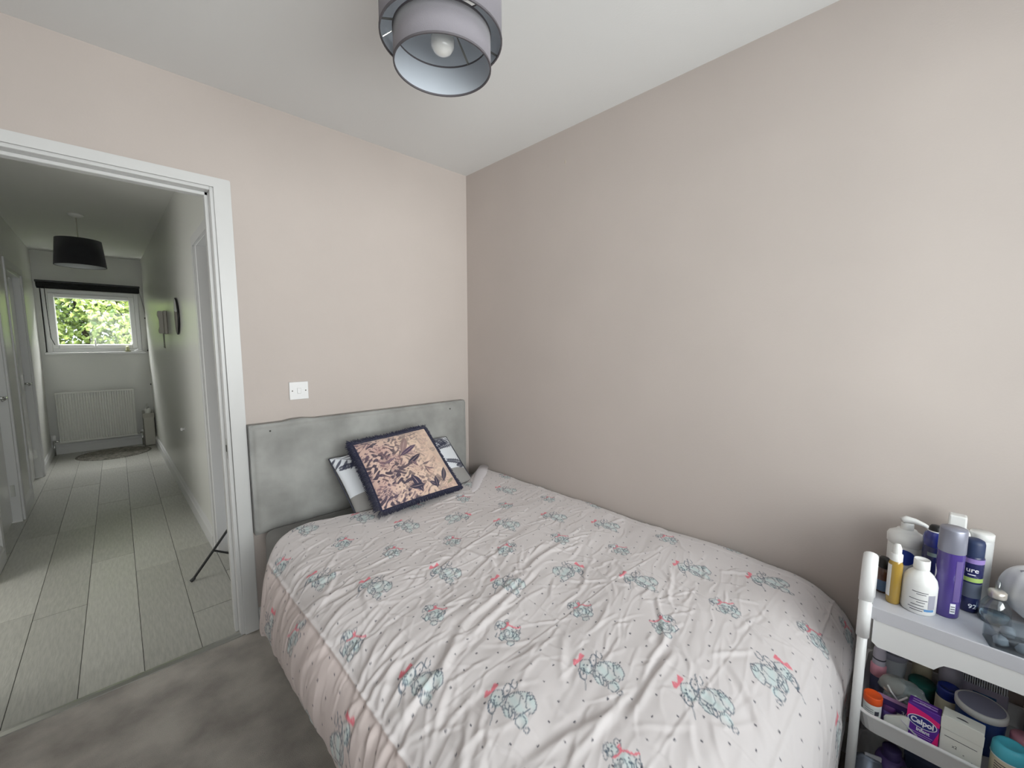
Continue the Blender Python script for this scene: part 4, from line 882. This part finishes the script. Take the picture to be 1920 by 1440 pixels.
# medicine box
t = thing('medicine_box', 'upright purple and pink infant medicine box in the middle bin', 'box', at(-0.290,-2.194,Z2), (0,.10,-.08))
PUR = mat('box_purple',(92,42,150),.35); PNK = mat('box_pink',(226,34,122),.35)
w, d, h = .034, .022, .112; t.scale = (.84,.84,.96)
obj('carton', B(-d,d,-w,w,0,h,.0012,1), PUR, t)
def face(name, poly, m, k=0): bm = prism(bmesh.new(), poly, 'x', -d-.0003-k*.0002, -d-.0001); return obj(name, bm, m, t)
face('pink_band', [(w,h-.004),(w-.0,.074),(-w,.080),(-w,.092),(-.01,.100)], PNK)
face('pink_corner', [(-w,.070),(-w,.004),(-w+.022,.004)], PNK)
bm = bmesh.new(); V = [bm.verts.new((-d-.0009,.031*math.cos(a)+.001,.074+.0155*math.sin(a))) for a in [2*PI*i/32 for i in range(32)]]; bm.faces.new(V); obj('oval_rim', bm, WINK, t)
bm = bmesh.new(); V = [bm.verts.new((-d-.0012,.0292*math.cos(a)+.001,.074+.0137*math.sin(a))) for a in [2*PI*i/32 for i in range(32)]]; bm.faces.new(V); obj('oval', bm, mat('oval_navy',(36,38,120),.35), t)
MX = lambda y,z,k=.0015: Matrix.Translation((-d-k,y,z))@Matrix.Rotation(-PI/2,4,'Z')@Matrix.Rotation(PI/2,4,'X')
lettering('lettering','Calpol',.0185,WINK,t,MX(.001,.0740),.0001,bold=.0007); lettering('lettering','Infant',.0125,WINK,t,MX(-.002,.0525,.0006),.0001,bold=.0004)
for z_,w_ in ((.043,.046),(.038,.040),(.032,.050)): obj('print_line', B(-d-.0006,-d-.0002,-w_/2,w_/2,z_-.0007,z_+.0007), mat('lilac_ink',(190,160,220),.5), t)
lettering('lettering','Infant',.010,WINK,t,Matrix.Translation((-.002,.0,h+.0004))@Matrix.Rotation(-PI/2,4,'Z'),.0001)
obj('top_stripe', B(-.008,-.004,-.026,.026,h,h+.0004), mat('lilac_ink',(190,160,220),.5), t); obj('top_stripe', B(.006,.010,-.026,.026,h,h+.0004), MATS['lilac_ink'], t)
# white carton
t = thing('white_carton', 'plain white carton with a tuck flap, right of the purple medicine box', 'box', at(-0.289,-2.258,Z2), (0,.06,-.1))
CARD = mat('white_card',(224,224,216),.6)
t.scale = (.86,.84,.98)
bm = B(-.024,.024,-.040,.040,0,.118,.002,2); obj('carton', bm, CARD, t)
bm = bmesh.new(); prism(bm,[(-.0405,.086),(.0405,.086),(.041,.112),(.034,.1195),(-.034,.1195),(-.041,.112)],'x',-.0255,-.0238); bmesh.ops.bevel(bm,geom=bm.edges[:],offset=.0007,segments=1,affect='EDGES'); obj('flap', bm, CARD, t)
bm = bmesh.new(); V=[bm.verts.new((-.004+.006*math.sin(a)-.004, .012*math.cos(a)+.002, .1186)) for a in [PI*i/10 for i in range(11)]]; bm.faces.new(V); obj('thumb_notch', bm, INK, t)
for y_,z_,w_ in ((0,.070,.062),): obj('print_line', B(-.0245,-.0240,y_-w_/2,y_+w_/2,z_-.0006,z_+.0006), INK, t)
for y_,z_,s_ in ((.010,.052,.010),(-.008,.044,.007),(-.024,.036,.007)): lettering('lettering','x2' if s_==.01 else 'x',s_,INK,t,Matrix.Translation((-.0245,y_,z_))@Matrix.Rotation(-PI/2,4,'Z')@Matrix.Rotation(PI/2,4,'X'),.0001)
t = thing('blue_lidded_jar', 'cream jar with a shiny dark blue lid in the middle bin', 'jar', at(-0.15,-2.238,Z2))
obj('jar_body', L([(0,0),(.021,0),(.0235,.004),(.0235,.072),(.021,.078)],30), CREAM, t, True); obj('lid', L([(.0222,.074),(.0232,.076),(.0228,.100),(.0205,.103),(.0195,.0985),(0,.098)],32), mat('dark_blue_lid',(30,46,124),.15,coat=.5), t, True)
t = thing('wide_blue_tub', 'wide round blue tub with a grey lid and white rim', 'tub', at(-0.176,-2.292,Z2))
obj('tub_body', L([(0,0),(.036,0),(.040,.004),(.043,.092)],40), mat('mid_blue_tub',(34,64,130),.35), t, True); obj('lid_rim', L([(.0435,.090),(.0455,.092),(.0455,.106),(.0435,.108),(.0405,.1075)],44), BWHITE, t, True); obj('lid_top', L([(.041,.1072),(0,.1072)],44), mat('grey_lid_top',(150,152,176),.5), t)
t = thing('roll_on', 'pale grey round-topped roll-on beside the hair comb packet', 'bottle', at(-0.058,-2.243,Z2+0))
obj('body', L([(0,0),(.018,0),(.020,.003),(.021,.062)],24), mat('lilac_grey_plastic',(170,168,184),.4), t, True); obj('cap', L([(.0215,.060),(.0235,.062),(.0235,.092),(.018,.108),(.009,.114),(0,.115)],28), MATS['lilac_grey_plastic'], t, True)
t = thing('brush_packet', 'clear packet holding a blue nail brush with white bristles', 'packet', at(-0.062,-2.297,Z2+.004), (0,.12,0))
obj('card', B(-.006,.006,-.05,.05,0,.082,.002,1), mat('lilac_card',(176,170,190),.5), t); obj('print_patch', B(-.0068,-.0058,-.03,.012,.04,.064), mat('blue_patch',(60,100,150),.5), t)
obj('brush_back', B(-.010,.012,-.052,.052,.102,.117,.005,2), mat('slate_blue_brush',(84,96,150),.4), t)
bm = bmesh.new()
for i in range(22):
    for k in range(3): tube(bm,[(-.006+.006*k,-.046+.0043*i,.103),(-.009+.006*k,-.046+.0043*i,.082)],.0013,5)
tag(obj('bristles', bm, mat('bristle_white',(206,214,220),.6), t), kind='stuff')
t = thing('teal_lidded_jar', 'cream vitamin jar with a big turquoise lid, lower right of the picture', 'jar', at(-0.284,-2.331,Z2))
obj('jar_body', L([(0,0),(.024,0),(.028,.004),(.028,.074),(.026,.079)],36), CREAM, t, True); obj('lid', L([(.0275,.076),(.0288,.078),(.0275,.100),(.022,.108),(.018,.1075),(.015,.105),(0,.1045)],36), mat('turquoise_lid',(82,186,206),.4), t, True)
obj('neck_ring', L([(.0278,.0745),(.0294,.076),(.0288,.0785)],36), BWHITE, t, True); lines(t,.0284,F-30,[(.066,.02,0),(.060,.02,0),(.054,.02,0),(.048,.02,0),(.042,.02,0)],INK,.001)
t = thing('pink_lidded_jar', 'jar with a pale pink lid behind the turquoise lid', 'jar', at(-0.19,-2.362,Z2))
obj('jar_body', L([(0,0),(.02,0),(.022,.003),(.022,.06)],26), mat('navy_jar',(50,56,110),.4), t, True); obj('lid', L([(.0225,.058),(.0235,.06),(.0235,.078),(.021,.081),(0,.081)],28), MATS['pink_cap'], t, True)
t = thing('glass_jar', 'clear glass jar of white cotton against the wall at the right of the middle bin', 'jar', at(-0.062,-2.405,Z2))
obj('jar_body', L([(0,0),(.028,0),(.030,.004),(.030,.075),(.025,.085)],28), CLEAR, t, True); obj('lid', L([(.0255,.084),(.028,.085),(.028,.098),(0,.099)],28), mat('pewter_lid',(150,146,140),.35,.4), t, True); obj('filling', L([(0,.004),(.026,.004),(.026,.05),(.018,.062),(0,.066)],20), mat('grey_cotton',(168,172,180),.95), t, True)
t = thing('navy_pouch', 'dark navy soft pouch at the far right of the middle bin', 'pouch', at(-0.15,-2.47,Z2))
bm = B(-.05,.03,-.035,.035,0,.07,.018,4)
for v in bm.verts: v.co.z *= 1+.12*math.sin(v.co.y*60+v.co.x*50)
obj('pouch_body', bm, mat('navy_cloth',(40,46,88),.8,bump=.3,bscale=60), t, True); obj('zip', T([(-.03,-.03,.066),(-.02,0,.074),(-.03,.03,.07)],.002,6), STEEL, t, True)
t = thing('navy_box', 'dark navy box standing upright in the back left corner of the middle bin', 'box', at(-0.1,-2.106,Z2))
obj('carton', B(-.016,.016,-.018,.018,0,.17,.002,1), mat('deep_navy_card',(36,44,92),.5), t); obj('magenta_edge', B(-.0095,-.0085,-.010,.010,.05,.085), mat('magenta',(130,30,100),.5), t)
# lower bin ------------------------------------------------------
t = thing('violet_bottle', 'squat violet bottle in the lower bin', 'bottle', at(-.215,-2.145,Z3))
obj('bottle_body', L([(0,0),(.030,0),(.033,.004),(.033,.15),(.028,.165),(0,.167)],30), mat('matt_violet',(96,76,136),.5), t, True); obj('cap', L([(.02,.164),(.02,.19),(.018,.192),(0,.192)],24), mat('matt_violet_cap',(70,58,110),.5), t, True)
GP = mat('grey_foil',(120,126,140),.3,.4)
for k,(x,y,h,rz,lab) in enumerate(((-.262,-2.105,.165,.3,'grey foil packet at the left end of the lower bin'),(-.262,-2.190,.185,-.2,'grey foil packet in the middle of the lower bin'))):
    t = thing('foil_packet', lab, 'packet', at(x,y,Z3), (0,.05,rz)); bm = bmesh.new(); prism(bm,[(-.034,0),(.034,0),(.038,h*.5),(.030,h*.93),(.01,h),(-.026,h*.97),(-.038,h*.5)],'x',-.010,.010); bmesh.ops.bevel(bm,geom=bm.edges[:],offset=.004,segments=2,affect='EDGES')
    obj('packet_body', bm, GP, t, True); obj('seal', B(-.003,.003,-.026,.010,h*.96,h*1.03,.001,1), PLASTICG, t)
t = thing('cream_tub', 'cream tub in the lower bin right of the foil packets', 'tub', at(-.270,-2.272,Z3))
obj('tub_body', L([(0,0),(.03,0),(.033,.004),(.034,.10)],28), mat('dull_white_tub',(176,178,172),.5), t, True); obj('lid', L([(.0345,.098),(.036,.1),(.036,.116),(.033,.119),(0,.119)],28), mat('dull_cream_lid',(196,192,176),.5), t, True)
t = thing('slate_box', 'slate blue box at the back of the lower bin', 'box', at(-.118,-2.24,Z3)); obj('carton', B(-.02,.02,-.07,.07,0,.16,.003,1), mat('slate_card',(70,80,112),.5), t); obj('lid_flap', B(-.021,.021,-.071,.071,.135,.162,.002,1), mat('slate_card_lid',(84,94,126),.5), t)

# small things on the walls
t = thing('wall_plug', 'tiny pale filled hole high on the right wall', 'wall plug', (0,-.80,2.247), (0,-PI/2,0)); obj('filler', L([(0,.0012),(.006,.001),(.011,0)],14,sx=1,sy=.5), mat('filler_beige',(196,186,172),.8), t)
